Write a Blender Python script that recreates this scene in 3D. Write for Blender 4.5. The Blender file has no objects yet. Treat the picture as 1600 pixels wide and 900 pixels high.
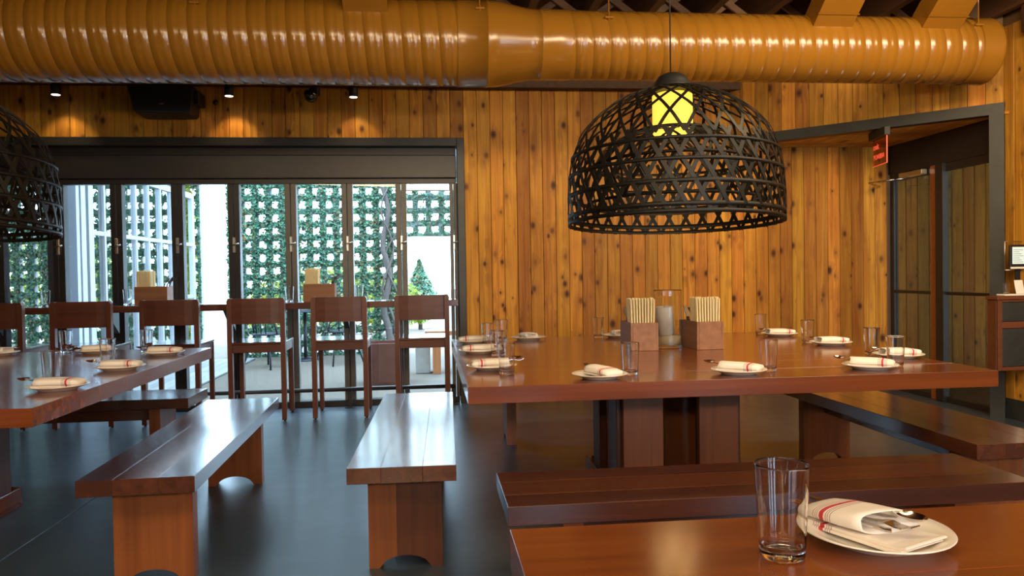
import bpy, math, random
from mathutils import Matrix, Vector
random.seed(7)
PI = math.pi
scene = bpy.context.scene
COL = scene.collection

# ------------------------------------------------------------------ camera
AZ, PITCH, ROLL, CAM_H = math.radians(6.1), math.radians(1.14), 0.016, 1.2
fw = Vector((math.sin(AZ)*math.cos(PITCH), math.cos(AZ)*math.cos(PITCH), -math.sin(PITCH)))
r0 = Vector((math.cos(AZ), -math.sin(AZ), 0)); u0 = r0.cross(fw)
up = u0*math.cos(ROLL) + r0*math.sin(ROLL); rt = r0*math.cos(ROLL) - u0*math.sin(ROLL)
cam = bpy.data.cameras.new('camera'); cam.sensor_width = 36; cam.lens = 1202/1600*36
cam.clip_start = 0.05; cam.clip_end = 300
co = bpy.data.objects.new('camera', cam); COL.objects.link(co); scene.camera = co
co.matrix_world = Matrix(((rt.x, up.x, -fw.x, 0), (rt.y, up.y, -fw.y, 0), (rt.z, up.z, -fw.z, CAM_H), (0, 0, 0, 1)))

# ------------------------------------------------------------------ world, sun, lamps, exposure
SKY, SUN, FILL = 15.0, 10.0, 2.2
w = bpy.data.worlds.new('World'); scene.world = w; w.use_nodes = True
bg = w.node_tree.nodes['Background']; bg.inputs[0].default_value = (0.52, 0.76, 1.0, 1); bg.inputs[1].default_value = SKY
sun = bpy.data.lights.new('sun', 'SUN'); sun.energy = SUN; sun.angle = 0.02; sun.color = (1, 0.93, 0.8)
so = bpy.data.objects.new('sun', sun); COL.objects.link(so)
sd = Vector((-0.75, 0.60, 0.25)).normalized()
so.rotation_euler = sd.to_track_quat('Z', 'Y').to_euler()
def area(name, loc, size, energy, color, target=None):
    l = bpy.data.lights.new(name, 'AREA'); l.shape = 'RECTANGLE'; l.size, l.size_y = size
    l.energy = energy; l.color = color
    o = bpy.data.objects.new(name, l); COL.objects.link(o); o.location = loc
    if target: o.rotation_euler = (Vector(loc)-Vector(target)).to_track_quat('Z', 'Y').to_euler()
    return o
WARM = (1.0, 0.75, 0.44)
# warm area fills added in place of unseen ceiling lamps
area('ceiling_fill', (1.4, 1.0, 3.06), (4.0, 0.6), 54*FILL, WARM, (2.4, 7.1, 1.2))
area('ceiling_fill', (-1.5, -0.6, 3.08), (4.0, 0.35), 34*FILL, WARM, (-0.2, 4.0, 0.5))
area('ceiling_fill', (3.0, 3.0, 3.06), (2.2, 0.5), 48*FILL, WARM, (2.6, 7.1, 1.1))
area('wall_top_fill', (2.0, 6.15, 3.04), (4.2, 0.10), 6.5*FILL, WARM, (2.0, 7.1, 1.9))  # added strip hidden behind the duct to brighten the wall top
# two more of the room's pendant lanterns, hanging behind the photographer
for px_, py_ in ((-0.6, -1.7), (2.2, -1.9)):
    pl_ = bpy.data.lights.new('pendant_bulb', 'POINT'); pl_.energy = 175; pl_.color = (1.0, 0.72, 0.44); pl_.shadow_soft_size = 0.11
    po_ = bpy.data.objects.new('pendant_bulb', pl_); COL.objects.link(po_); po_.location = (px_, py_, 1.85)
vs = scene.view_settings
vs.view_transform = 'Standard'; vs.look = 'None'; vs.gamma = 1; vs.use_curve_mapping = False
vs.exposure = 0.0
cy = scene.cycles
cy.use_denoising = True; cy.max_bounces = 10; cy.transparent_max_bounces = 24; cy.transmission_bounces = 10
cy.sample_clamp_indirect = 6.0; cy.sample_clamp_direct = 0.0; cy.blur_glossy = 0.6

# ------------------------------------------------------------------ mesh helpers
class MB:
    def __init__(s): s.v = []; s.f = []; s.smooth = set(); s.leafy = False
    def add(s, vs, fs, smooth=False):
        n = len(s.v); s.v += [tuple(p) for p in vs]
        for q in fs:
            if smooth: s.smooth.add(len(s.f))
            s.f.append(tuple(i+n for i in q))
        return s
    def box(s, x0, x1, y0, y1, z0, z1):
        v = [(x0,y0,z0),(x1,y0,z0),(x1,y1,z0),(x0,y1,z0),(x0,y0,z1),(x1,y0,z1),(x1,y1,z1),(x0,y1,z1)]
        return s.add(v, [(0,3,2,1),(4,5,6,7),(0,1,5,4),(1,2,6,5),(2,3,7,6),(3,0,4,7)])
    def bbox(s, x0, x1, y0, y1, z0, z1, b=0.003):
        # box whose edges are chamfered by b
        xs, ys, zs = (x0, x1), (y0, y1), (z0, z1); v = []; idx = {}
        for i in (0, 1):
            for j in (0, 1):
                for k in (0, 1):
                    sx, sy, sz = (1-2*i), (1-2*j), (1-2*k)
                    for a in range(3):
                        p = [xs[i]+sx*b, ys[j]+sy*b, zs[k]+sz*b]
                        p[a] = (xs[i], ys[j], zs[k])[a]
                        idx[(i, j, k, a)] = len(v); v.append(tuple(p))
        f = []
        g = lambda i, j, k, a: idx[(i, j, k, a)]
        f += [(g(0,0,0,0),g(0,0,1,0),g(0,1,1,0),g(0,1,0,0)), (g(1,0,0,0),g(1,1,0,0),g(1,1,1,0),g(1,0,1,0)),
              (g(0,0,0,1),g(1,0,0,1),g(1,0,1,1),g(0,0,1,1)), (g(0,1,0,1),g(0,1,1,1),g(1,1,1,1),g(1,1,0,1)),
              (g(0,0,0,2),g(0,1,0,2),g(1,1,0,2),g(1,0,0,2)), (g(0,0,1,2),g(1,0,1,2),g(1,1,1,2),g(0,1,1,2))]
        for j in (0, 1):
            for k in (0, 1): f.append((g(0,j,k,1),g(1,j,k,1),g(1,j,k,2),g(0,j,k,2)) if j == k else (g(0,j,k,2),g(1,j,k,2),g(1,j,k,1),g(0,j,k,1)))
        for i in (0, 1):
            for k in (0, 1): f.append((g(i,0,k,2),g(i,1,k,2),g(i,1,k,0),g(i,0,k,0)) if i == k else (g(i,0,k,0),g(i,1,k,0),g(i,1,k,2),g(i,0,k,2)))
        for i in (0, 1):
            for j in (0, 1): f.append((g(i,j,0,0),g(i,j,1,0),g(i,j,1,1),g(i,j,0,1)) if i == j else (g(i,j,0,1),g(i,j,1,1),g(i,j,1,0),g(i,j,0,0)))
        for i in (0, 1):
            for j in (0, 1):
                for k in (0, 1):
                    t = (g(i,j,k,0), g(i,j,k,1), g(i,j,k,2)); f.append(t if (i+j+k) % 2 == 0 else t[::-1])
        return s.add(v, f)
    def prism(s, pts, axis, a0, a1):
        # polygon pts (u,v) extruded along axis 0/1/2 from a0 to a1
        def P(u, v, a): return ((a,u,v),(u,a,v),(u,v,a))[axis]
        n = len(pts); vs_ = [P(u,v,a0) for u,v in pts]+[P(u,v,a1) for u,v in pts]
        fs = [tuple(range(n))[::-1], tuple(range(n, 2*n))]+[(i,(i+1)%n,n+(i+1)%n,n+i) for i in range(n)]
        if axis == 1: fs = [q[::-1] for q in fs]
        return s.add(vs_, fs)
    def lathe(s, prof, n=24, c=(0,0,0), smooth=True, cap=True):
        vs_ = []; m = len(prof)
        for r, z in prof:
            for i in range(n):
                a = 2*PI*i/n; vs_.append((c[0]+r*math.cos(a), c[1]+r*math.sin(a), c[2]+z))
        fs = [(j*n+i, j*n+(i+1)%n, (j+1)*n+(i+1)%n, (j+1)*n+i) for j in range(m-1) for i in range(n)]
        s.add(vs_, fs, smooth)
        if cap:
            b = len(s.v)-len(vs_)
            if prof[0][0] > 1e-5: s.f.append(tuple(b+i for i in range(n))[::-1])
            if prof[-1][0] > 1e-5: s.f.append(tuple(b+(m-1)*n+i for i in range(n)))
        return s
    def tube(s, pts, r, n=8, closed=False, cap=True):
        pts = [Vector(p) for p in pts]; rr = r if isinstance(r, (list, tuple)) else [r]*len(pts)
        m = len(pts); vs_ = []; prev = None
        for i, p in enumerate(pts):
            a = pts[i-1] if (i > 0 or closed) else p; b = pts[(i+1) % m] if (i < m-1 or closed) else p
            t = (b-a).normalized()
            if prev is None: prev = t.orthogonal().normalized()
            nx = (prev-t*prev.dot(t)); nx = nx.normalized() if nx.length > 1e-6 else t.orthogonal().normalized()
            prev = nx; ny = t.cross(nx)
            for k in range(n):
                an = 2*PI*k/n; vs_.append(p+(nx*math.cos(an)+ny*math.sin(an))*rr[i])
        fs = [(j*n+k, j*n+(k+1)%n, ((j+1)%m)*n+(k+1)%n, ((j+1)%m)*n+k) for j in range(m if closed else m-1) for k in range(n)]
        if cap and not closed: fs += [tuple(range(n))[::-1], tuple((m-1)*n+k for k in range(n))]
        return s.add(vs_, fs, True)
    def ribbon(s, pts, nrm, wd, th):
        # flat strip following pts with surface normals nrm, width wd, thickness th
        m = len(pts); vs_ = []
        for i in range(m):
            p = Vector(pts[i]); t = (Vector(pts[min(i+1, m-1)])-Vector(pts[max(i-1, 0)])).normalized()
            n_ = Vector(nrm[i]).normalized(); b = t.cross(n_).normalized()*(wd/2)
            vs_ += [p-b, p+b, p+b+n_*th, p-b+n_*th]
        fs = []
        for i in range(m-1):
            a = 4*i
            for k in range(4): fs.append((a+k, a+(k+1)%4, a+4+(k+1)%4, a+4+k))
        fs += [(3,2,1,0), (4*m-4,4*m-3,4*m-2,4*m-1)]
        return s.add(vs_, fs)
    def mesh(s, name, mat):
        me = bpy.data.meshes.new(name); me.from_pydata(s.v, [], s.f)
        vol = 0.0
        for q in s.f:
            a = s.v[q[0]]
            for i in range(1, len(q)-1):
                b, c = s.v[q[i]], s.v[q[i+1]]
                vol += a[0]*(b[1]*c[2]-b[2]*c[1])-a[1]*(b[0]*c[2]-b[2]*c[0])+a[2]*(b[0]*c[1]-b[1]*c[0])
        if vol < 0 and not s.leafy: me.flip_normals()
        if s.smooth: me.polygons.foreach_set('use_smooth', [i in s.smooth for i in range(len(s.f))])
        if mat: me.materials.append(mat)
        me.update(); return me
    def build(s, name, mat, parent=None, loc=None, rotz=0):
        o = bpy.data.objects.new(name, s.mesh(name, mat)); COL.objects.link(o)
        if parent is not None: o.parent = parent
        if loc is not None: o.location = loc
        if rotz: o.rotation_euler = (0, 0, rotz)
        return o

def empty(name, loc=(0,0,0), rotz=0, parent=None):
    o = bpy.data.objects.new(name, None); COL.objects.link(o); o.location = loc; o.rotation_euler = (0,0,rotz)
    o.empty_display_size = 0.1
    if parent is not None: o.parent = parent
    return o
def tag(o, label=None, cat=None, group=None, kind=None):
    if label: o['label'] = label
    if cat: o['category'] = cat
    if group: o['group'] = group
    if kind: o['kind'] = kind
    return o
def inst(name, me, parent=None, loc=(0,0,0), rotz=0):
    o = bpy.data.objects.new(name, me); COL.objects.link(o); o.parent = parent; o.location = loc
    o.rotation_euler = (0,0,rotz); return o
def copy_tree(o, parent=None):
    c = o.copy(); COL.objects.link(c); c.parent = parent
    for ch in list(o.children): copy_tree(ch, c)
    return c

# ------------------------------------------------------------------ materials
def new_mat(name):
    m = bpy.data.materials.new(name); m.use_nodes = True
    return m, m.node_tree.nodes, m.node_tree.links, m.node_tree.nodes['Principled BSDF']
def simple(name, col, rough=0.5, metal=0, spec=0.5, noise=0, nscale=8, bump=0, coat=0, emit=None, estr=0):
    m, N, L, b = new_mat(name)
    b.inputs['Base Color'].default_value = (*col, 1); b.inputs['Roughness'].default_value = rough
    b.inputs['Metallic'].default_value = metal; b.inputs['Specular IOR Level'].default_value = spec
    b.inputs['Coat Weight'].default_value = coat; b.inputs['Coat Roughness'].default_value = 0.08
    if emit:
        b.inputs['Emission Color'].default_value = (*emit, 1); b.inputs['Emission Strength'].default_value = estr
    if noise or bump:
        tc = N.new('ShaderNodeTexCoord'); nz = N.new('ShaderNodeTexNoise'); nz.inputs['Scale'].default_value = nscale
        nz.inputs['Detail'].default_value = 5; L.new(tc.outputs['Object'], nz.inputs['Vector'])
        if noise:
            mx = N.new('ShaderNodeMix'); mx.data_type = 'RGBA'
            mx.inputs[6].default_value = (*[c*(1-noise) for c in col], 1); mx.inputs[7].default_value = (*[min(1, c*(1+noise)) for c in col], 1)
            L.new(nz.outputs['Fac'], mx.inputs[0]); L.new(mx.outputs[2], b.inputs['Base Color'])
        if bump:
            bp = N.new('ShaderNodeBump'); bp.inputs['Strength'].default_value = bump; bp.inputs['Distance'].default_value = 0.01
            L.new(nz.outputs['Fac'], bp.inputs['Height']); L.new(bp.outputs[0], b.inputs['Normal'])
    return m
def wood(name, dark, light, axis=0, rough=0.28, vary=0.25, coat=0.0, scale=1.0, spec=0.5):
    m, N, L, b = new_mat(name)
    tc = N.new('ShaderNodeTexCoord'); mp = N.new('ShaderNodeMapping'); oi = N.new('ShaderNodeObjectInfo')
    sc = [26*scale]*3; sc[axis] = 1.3*scale; mp.inputs['Scale'].default_value = sc
    off = N.new('ShaderNodeVectorMath'); off.operation = 'ADD'
    L.new(tc.outputs['Object'], off.inputs[0])
    cm = N.new('ShaderNodeCombineXYZ'); ml = N.new('ShaderNodeMath'); ml.operation = 'MULTIPLY'; ml.inputs[1].default_value = 17
    L.new(oi.outputs['Random'], ml.inputs[0])
    for k in range(3): L.new(ml.outputs[0], cm.inputs[k])
    L.new(cm.outputs[0], off.inputs[1]); L.new(off.outputs[0], mp.inputs['Vector'])
    nz = N.new('ShaderNodeTexNoise'); nz.inputs['Scale'].default_value = 1; nz.inputs['Detail'].default_value = 4; nz.inputs['Distortion'].default_value = 0.15
    L.new(mp.outputs[0], nz.inputs['Vector'])
    cr = N.new('ShaderNodeValToRGB'); cr.color_ramp.elements[0].position = 0.22; cr.color_ramp.elements[1].position = 0.82
    cr.color_ramp.elements[0].color = (*dark, 1); cr.color_ramp.elements[1].color = (*light, 1)
    L.new(nz.outputs['Fac'], cr.inputs[0])
    hs = N.new('ShaderNodeHueSaturation'); mr = N.new('ShaderNodeMapRange')
    mr.inputs['To Min'].default_value = 1-vary; mr.inputs['To Max'].default_value = 1+vary
    L.new(oi.outputs['Random'], mr.inputs['Value']); L.new(mr.outputs[0], hs.inputs['Value'])
    L.new(cr.outputs[0], hs.inputs['Color']); L.new(hs.outputs[0], b.inputs['Base Color'])
    b.inputs['Roughness'].default_value = rough; b.inputs['Coat Weight'].default_value = coat; b.inputs['Coat Roughness'].default_value = 0.14; b.inputs['Coat IOR'].default_value = 1.65 if coat > 0.9 else 1.5
    b.inputs['Specular IOR Level'].default_value = spec
    bp = N.new('ShaderNodeBump'); bp.inputs['Strength'].default_value = 0.02; bp.inputs['Distance'].default_value = 0.002
    L.new(nz.outputs['Fac'], bp.inputs['Height']); L.new(bp.outputs[0], b.inputs['Normal'])
    return m
def cedar(name):
    # knotty cedar board, grain along Z, knots scattered in each board
    m, N, L, b = new_mat(name)
    tc = N.new('ShaderNodeTexCoord'); oi = N.new('ShaderNodeObjectInfo')
    cm = N.new('ShaderNodeCombineXYZ'); ml = N.new('ShaderNodeMath'); ml.operation = 'MULTIPLY'; ml.inputs[1].default_value = 131
    L.new(oi.outputs['Random'], ml.inputs[0]); L.new(ml.outputs[0], cm.inputs[0]); L.new(ml.outputs[0], cm.inputs[2])
    ad = N.new('ShaderNodeVectorMath'); ad.operation = 'ADD'; L.new(tc.outputs['Object'], ad.inputs[0]); L.new(cm.outputs[0], ad.inputs[1])
    # distance to scattered knots
    mk = N.new('ShaderNodeMapping'); mk.inputs['Scale'].default_value = (9.0, 0.0, 6.0); L.new(ad.outputs[0], mk.inputs['Vector'])
    vo = N.new('ShaderNodeTexVoronoi'); vo.feature = 'F1'; vo.inputs['Scale'].default_value = 1; L.new(mk.outputs[0], vo.inputs['Vector'])
    # each cell: random size so that some cells have no knot
    sp = N.new('ShaderNodeSeparateColor'); L.new(vo.outputs['Color'], sp.inputs[0])
    szr = N.new('ShaderNodeMapRange'); szr.inputs['From Min'].default_value = 0.15; szr.inputs['To Min'].default_value = 0.05; szr.inputs['To Max'].default_value = 0.27
    L.new(sp.outputs[0], szr.inputs['Value'])
    dv = N.new('ShaderNodeMath'); dv.operation = 'DIVIDE'; L.new(vo.outputs['Distance'], dv.inputs[0]); L.new(szr.outputs[0], dv.inputs[1])
    kn = N.new('ShaderNodeMapRange'); kn.inputs['From Min'].default_value = 0.45; kn.inputs['From Max'].default_value = 1.25; kn.inputs['To Min'].default_value = 1; kn.inputs['To Max'].default_value = 0
    L.new(dv.outputs[0], kn.inputs['Value'])
    halo = N.new('ShaderNodeMapRange'); halo.inputs['From Min'].default_value = 0.8; halo.inputs['From Max'].default_value = 3.2; halo.inputs['To Min'].default_value = 0.45; halo.inputs['To Max'].default_value = 0
    L.new(dv.outputs[0], halo.inputs['Value'])
    # grain bends around the knots
    mg = N.new('ShaderNodeMapping'); mg.inputs['Scale'].default_value = (30, 1, 1.1); L.new(ad.outputs[0], mg.inputs['Vector'])
    dis = N.new('ShaderNodeVectorMath'); dis.operation = 'ADD'; L.new(mg.outputs[0], dis.inputs[0])
    hc = N.new('ShaderNodeCombineXYZ'); L.new(halo.outputs[0], hc.inputs[0]); L.new(hc.outputs[0], dis.inputs[1])
    nz = N.new('ShaderNodeTexNoise'); nz.inputs['Scale'].default_value = 1.0; nz.inputs['Detail'].default_value = 5; nz.inputs['Distortion'].default_value = 0.8
    L.new(dis.outputs[0], nz.inputs['Vector'])
    cr = N.new('ShaderNodeValToRGB'); e = cr.color_ramp.elements
    e[0].position = 0.28; e[0].color = (0.36, 0.134, 0.013, 1); e[1].position = 0.7; e[1].color = (0.66, 0.325, 0.042, 1)
    L.new(nz.outputs['Fac'], cr.inputs[0])
    hs = N.new('ShaderNodeHueSaturation'); mr = N.new('ShaderNodeMapRange'); mr.inputs['To Min'].default_value = 0.62; mr.inputs['To Max'].default_value = 1.15
    L.new(oi.outputs['Random'], mr.inputs['Value']); L.new(mr.outputs[0], hs.inputs['Value'])
    r2 = N.new('ShaderNodeMath'); r2.operation = 'MULTIPLY'; r2.inputs[1].default_value = 7.31
    fr = N.new('ShaderNodeMath'); fr.operation = 'FRACT'; L.new(oi.outputs['Random'], r2.inputs[0]); L.new(r2.outputs[0], fr.inputs[0])
    mh = N.new('ShaderNodeMapRange'); mh.inputs['To Min'].default_value = 0.487; mh.inputs['To Max'].default_value = 0.508
    L.new(fr.outputs[0], mh.inputs['Value']); L.new(mh.outputs[0], hs.inputs['Hue']); L.new(cr.outputs[0], hs.inputs['Color'])
    m1 = N.new('ShaderNodeMix'); m1.data_type = 'RGBA'; m1.inputs[7].default_value = (0.20, 0.075, 0.02, 1)
    L.new(halo.outputs[0], m1.inputs[0]); L.new(hs.outputs[0], m1.inputs[6])
    m2 = N.new('ShaderNodeMix'); m2.data_type = 'RGBA'; m2.inputs[7].default_value = (0.060, 0.018, 0.006, 1)
    L.new(kn.outputs[0], m2.inputs[0]); L.new(m1.outputs[2], m2.inputs[6]); L.new(m2.outputs[2], b.inputs['Base Color'])
    b.inputs['Roughness'].default_value = 0.5; b.inputs['Specular IOR Level'].default_value = 0.2
    return m
def concrete_floor():
    m, N, L, b = new_mat('polished dark concrete')
    tc = N.new('ShaderNodeTexCoord')
    n1 = N.new('ShaderNodeTexNoise'); n1.inputs['Scale'].default_value = 0.9; n1.inputs['Detail'].default_value = 8; L.new(tc.outputs['Object'], n1.inputs['Vector'])
    cr = N.new('ShaderNodeValToRGB'); e = cr.color_ramp.elements
    e[0].position = 0.3; e[0].color = (0.024, 0.036, 0.054, 1); e[1].position = 0.75; e[1].color = (0.056, 0.078, 0.108, 1)
    L.new(n1.outputs['Fac'], cr.inputs[0]); L.new(cr.outputs[0], b.inputs['Base Color'])
    n2 = N.new('ShaderNodeTexNoise'); n2.inputs['Scale'].default_value = 7; n2.inputs['Detail'].default_value = 6; L.new(tc.outputs['Object'], n2.inputs['Vector'])
    mr = N.new('ShaderNodeMapRange'); mr.inputs['To Min'].default_value = 0.285; mr.inputs['To Max'].default_value = 0.38
    L.new(n2.outputs['Fac'], mr.inputs['Value']); L.new(mr.outputs[0], b.inputs['Roughness'])
    b.inputs['Specular IOR Level'].default_value = 0.8
    return m
def pane_mat(name, tint=(1, 1, 1), rough=0.0, refl=1.0):
    m, N, L, b = new_mat(name); N.remove(b); out = N['Material Output']
    tr = N.new('ShaderNodeBsdfTransparent'); tr.inputs[0].default_value = (*tint, 1)
    gl = N.new('ShaderNodeBsdfGlossy'); gl.inputs['Roughness'].default_value = rough
    lw_ = N.new('ShaderNodeLayerWeight'); lw_.inputs['Blend'].default_value = 0.5
    pw = N.new('ShaderNodeMath'); pw.operation = 'POWER'; pw.inputs[1].default_value = 5; L.new(lw_.outputs['Facing'], pw.inputs[0])
    fr = N.new('ShaderNodeMath'); fr.operation = 'MULTIPLY_ADD'; fr.inputs[1].default_value = 0.96; fr.inputs[2].default_value = 0.04; L.new(pw.outputs[0], fr.inputs[0])
    mul = N.new('ShaderNodeMath'); mul.operation = 'MULTIPLY'; mul.inputs[1].default_value = refl; L.new(fr.outputs[0], mul.inputs[0])
    mx = N.new('ShaderNodeMixShader'); L.new(mul.outputs[0], mx.inputs[0]); L.new(tr.outputs[0], mx.inputs[1]); L.new(gl.outputs[0], mx.inputs[2])
    L.new(mx.outputs[0], out.inputs[0]); return m
def glass_mat(name, col=(1, 1, 1)):
    m, N, L, b = new_mat(name); b.inputs['Base Color'].default_value = (*col, 1)
    b.inputs['Transmission Weight'].default_value = 1; b.inputs['Roughness'].default_value = 0.0; b.inputs['IOR'].default_value = 1.46
    return m
def leaf_mat(name, cols, trans=0.3):
    m, N, L, b = new_mat(name)
    ge = N.new('ShaderNodeNewGeometry'); cr = N.new('ShaderNodeValToRGB'); L.new(ge.outputs['Random Per Island'], cr.inputs[0])
    el = cr.color_ramp.elements
    while len(el) < len(cols): el.new(0.5)
    for i, c in enumerate(cols): el[i].position = i/(len(cols)-1); el[i].color = (*c, 1)
    L.new(cr.outputs[0], b.inputs['Base Color']); b.inputs['Roughness'].default_value = 0.5
    out = N['Material Output']; t = N.new('ShaderNodeBsdfTranslucent'); L.new(cr.outputs[0], t.inputs[0])
    mx = N.new('ShaderNodeMixShader'); mx.inputs[0].default_value = trans
    L.new(b.outputs[0], mx.inputs[1]); L.new(t.outputs[0], mx.inputs[2]); L.new(mx.outputs[0], out.inputs[0]); return m
def napkin_mat():
    # off-white linen with one wide red stripe and thin lines beside it, across the length (local X)
    m, N, L, b = new_mat('striped linen'); tc = N.new('ShaderNodeTexCoord'); sx = N.new('ShaderNodeSeparateXYZ')
    L.new(tc.outputs['Object'], sx.inputs[0])
    cr = N.new('ShaderNodeValToRGB'); cr.color_ramp.interpolation = 'CONSTANT'; e = cr.color_ramp.elements
    cream = (0.80, 0.74, 0.68, 1); red = (0.50, 0.04, 0.05, 1); grey = (0.36, 0.22, 0.22, 1)
    mr = N.new('ShaderNodeMapRange'); mr.inputs['From Min'].default_value = -0.1; mr.inputs['From Max'].default_value = 0.1
    L.new(sx.outputs[0], mr.inputs['Value']); L.new(mr.outputs[0], cr.inputs[0])
    stops = [(0, cream)]
    for a, wd, c in ((0.150, 0.008, grey), (0.172, 0.008, grey), (0.194, 0.008, grey), (0.218, 0.042, red), (0.278, 0.008, grey), (0.300, 0.008, grey), (0.322, 0.008, grey)):
        stops += [(a, c), (a+wd, cream)]
    while len(e) < len(stops): e.new(0.99)
    for i, (p, c) in enumerate(stops): e[i].position = p; e[i].color = c
    L.new(cr.outputs[0], b.inputs['Base Color']); b.inputs['Roughness'].default_value = 0.85
    nz = N.new('ShaderNodeTexNoise'); nz.inputs['Scale'].default_value = 400; L.new(tc.outputs['Object'], nz.inputs['Vector'])
    bp = N.new('ShaderNodeBump'); bp.inputs['Strength'].default_value = 0.2; bp.inputs['Distance'].default_value = 0.001
    L.new(nz.outputs['Fac'], bp.inputs['Height']); L.new(bp.outputs[0], b.inputs['Normal']); return m

CEDAR = cedar('knotty cedar')
MAHX = wood('mahogany along x', (0.115, 0.025, 0.005), (0.235, 0.060, 0.011), 0, 0.22, 0.22, 0.6)
MAHY = wood('mahogany along y', (0.115, 0.025, 0.005), (0.235, 0.060, 0.011), 1, 0.20, 0.22, 0.35)
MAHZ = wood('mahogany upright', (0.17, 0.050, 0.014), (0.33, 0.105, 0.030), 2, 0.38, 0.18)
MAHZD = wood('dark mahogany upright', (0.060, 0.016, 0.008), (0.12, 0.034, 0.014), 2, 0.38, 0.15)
BENX = wood('bench mahogany', (0.055, 0.017, 0.009), (0.115, 0.034, 0.016), 0, 0.24, 0.22, 1.0)
STOOLX = wood('stool mahogany rail', (0.065, 0.017, 0.008), (0.125, 0.034, 0.015), 0, 0.42, 0.15)
STOOLZ = wood('stool mahogany upright', (0.075, 0.021, 0.009), (0.145, 0.042, 0.018), 2, 0.42, 0.15)
DARKW = wood('dark joist timber', (0.045, 0.018, 0.008), (0.11, 0.045, 0.018), 1, 0.6, 0.3)
BRACE = wood('brace timber', (0.12, 0.055, 0.022), (0.22, 0.11, 0.045), 0, 0.6, 0.2)
BOXW = wood('box wood', (0.19, 0.078, 0.034), (0.34, 0.155, 0.07), 0, 0.5, 0.12)
FLOOR = concrete_floor()
STEEL = simple('blackened steel', (0.040, 0.040, 0.038), 0.42, 0.5, noise=0.3, nscale=6)
STEELD = simple('dark window steel', (0.025, 0.023, 0.024), 0.38, 0.3, noise=0.25, nscale=9)
WINST_LIT = simple('lit window steel', (0.12, 0.112, 0.10), 0.5, 0.3, noise=0.25, nscale=9)  # lighter copy of the window steel, light on the mullions painted in
PANELST = simple('grey steel panel', (0.055, 0.065, 0.066), 0.45, 0.6, noise=0.35, nscale=12)
DUCT = simple('mustard duct paint', (0.25, 0.108, 0.011), 0.20, 0, 0.6, noise=0.12, nscale=3)
BLACK = simple('black plastic', (0.008, 0.008, 0.009), 0.5)
RATTAN = simple('black stained rattan', (0.005, 0.0042, 0.0035), 0.5, spec=0.3, noise=0.5, nscale=40)
LANTERN = simple('lit paper lantern', (0.6, 0.4, 0.05), 0.7, emit=(1.0, 0.60, 0.07), estr=1.4)
SPOTFACE = simple('lit spotlight lens', (1, 0.9, 0.7), 0.4, emit=(1.0, 0.85, 0.6), estr=8)
CERAMIC = simple('white glazed ceramic', (0.78, 0.74, 0.67), 0.18, coat=0.3)
LINEN = napkin_mat()
CHROME = simple('polished cutlery steel', (0.72, 0.68, 0.62), 0.12, 1.0)
CHROMED = simple('brushed steel', (0.5, 0.5, 0.48), 0.3, 1.0)
TUMBLER = glass_mat('clear tumbler glass', (0.985, 0.99, 0.99))
PANE = pane_mat('window glass', (0.96, 0.98, 0.98))
DOORGL = pane_mat('smoked door glass', (0.68, 0.64, 0.57), 0.0, 1.2)
WAX = simple('white candle wax', (0.85, 0.83, 0.78), 0.45)
SAND = simple('pale sand', (0.50, 0.40, 0.24), 0.9, noise=0.2, nscale=200)
BAMBOO = simple('pale bamboo', (0.78, 0.66, 0.38), 0.6, noise=0.12, nscale=60)
SPOONW = simple('dark lacquered spoon', (0.030, 0.016, 0.012), 0.3)
WHITEP = simple('white painted timber', (0.40, 0.43, 0.47), 0.5, noise=0.1, nscale=5)
GRAVEL = simple('decomposed granite', (0.105, 0.082, 0.060), 0.95, noise=0.35, nscale=60, bump=0.4)  # base colour lowered in place of the shade over the patio
DECKW = wood('weathered deck board', (0.16, 0.16, 0.155), (0.25, 0.25, 0.24), 1, 0.75, 0.12)
BLOCK = simple('grey breeze block', (0.23, 0.25, 0.25), 0.9, noise=0.2, nscale=20)
IVY = leaf_mat('ivy leaf', [(0.035, 0.11, 0.075), (0.06, 0.17, 0.10), (0.10, 0.23, 0.11), (0.045, 0.14, 0.11), (0.20, 0.13, 0.05)], 0.2)
BUSH = leaf_mat('sunlit shrub leaf', [(0.20, 0.26, 0.03), (0.34, 0.36, 0.05), (0.14, 0.24, 0.04), (0.42, 0.40, 0.10)], 0.5)
BARK = simple('grey vine bark', (0.085, 0.07, 0.062), 0.9, noise=0.4, nscale=30, bump=0.5)
CORTEN = simple('rusted steel', (0.15, 0.055, 0.04), 0.7, 0.2, noise=0.35, nscale=9)
CONC = simple('pale concrete', (0.40, 0.39, 0.36), 0.85, noise=0.2, nscale=12)
ORANGEW = wood('outdoor hardwood', (0.36, 0.13, 0.05), (0.55, 0.22, 0.09), 2, 0.55, 0.1)
IRON = simple('dark wrought iron', (0.025, 0.03, 0.04), 0.45, 0.6)
PLASTER = simple('brown rear wall', (0.16, 0.085, 0.035), 0.7)
BEIGE = simple('beige painted beam', (0.62, 0.46, 0.30), 0.7)
REDAC = pane_mat('red edge lit acrylic', (1.0, 0.70, 0.52), 0.0, 0.6)
REDGLOW = simple('glowing red edge', (0.8, 0.1, 0.05), 0.4, emit=(1.0, 0.10, 0.05), estr=0.85)
SCREEN = simple('lit tablet screen', (0.5, 0.6, 0.6), 0.2, emit=(0.55, 0.70, 0.68), estr=0.55)
PAPER = simple('white paper', (0.80, 0.78, 0.74), 0.8)
ACRYL = pane_mat('clear acrylic', (0.95, 0.95, 0.93))

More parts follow.
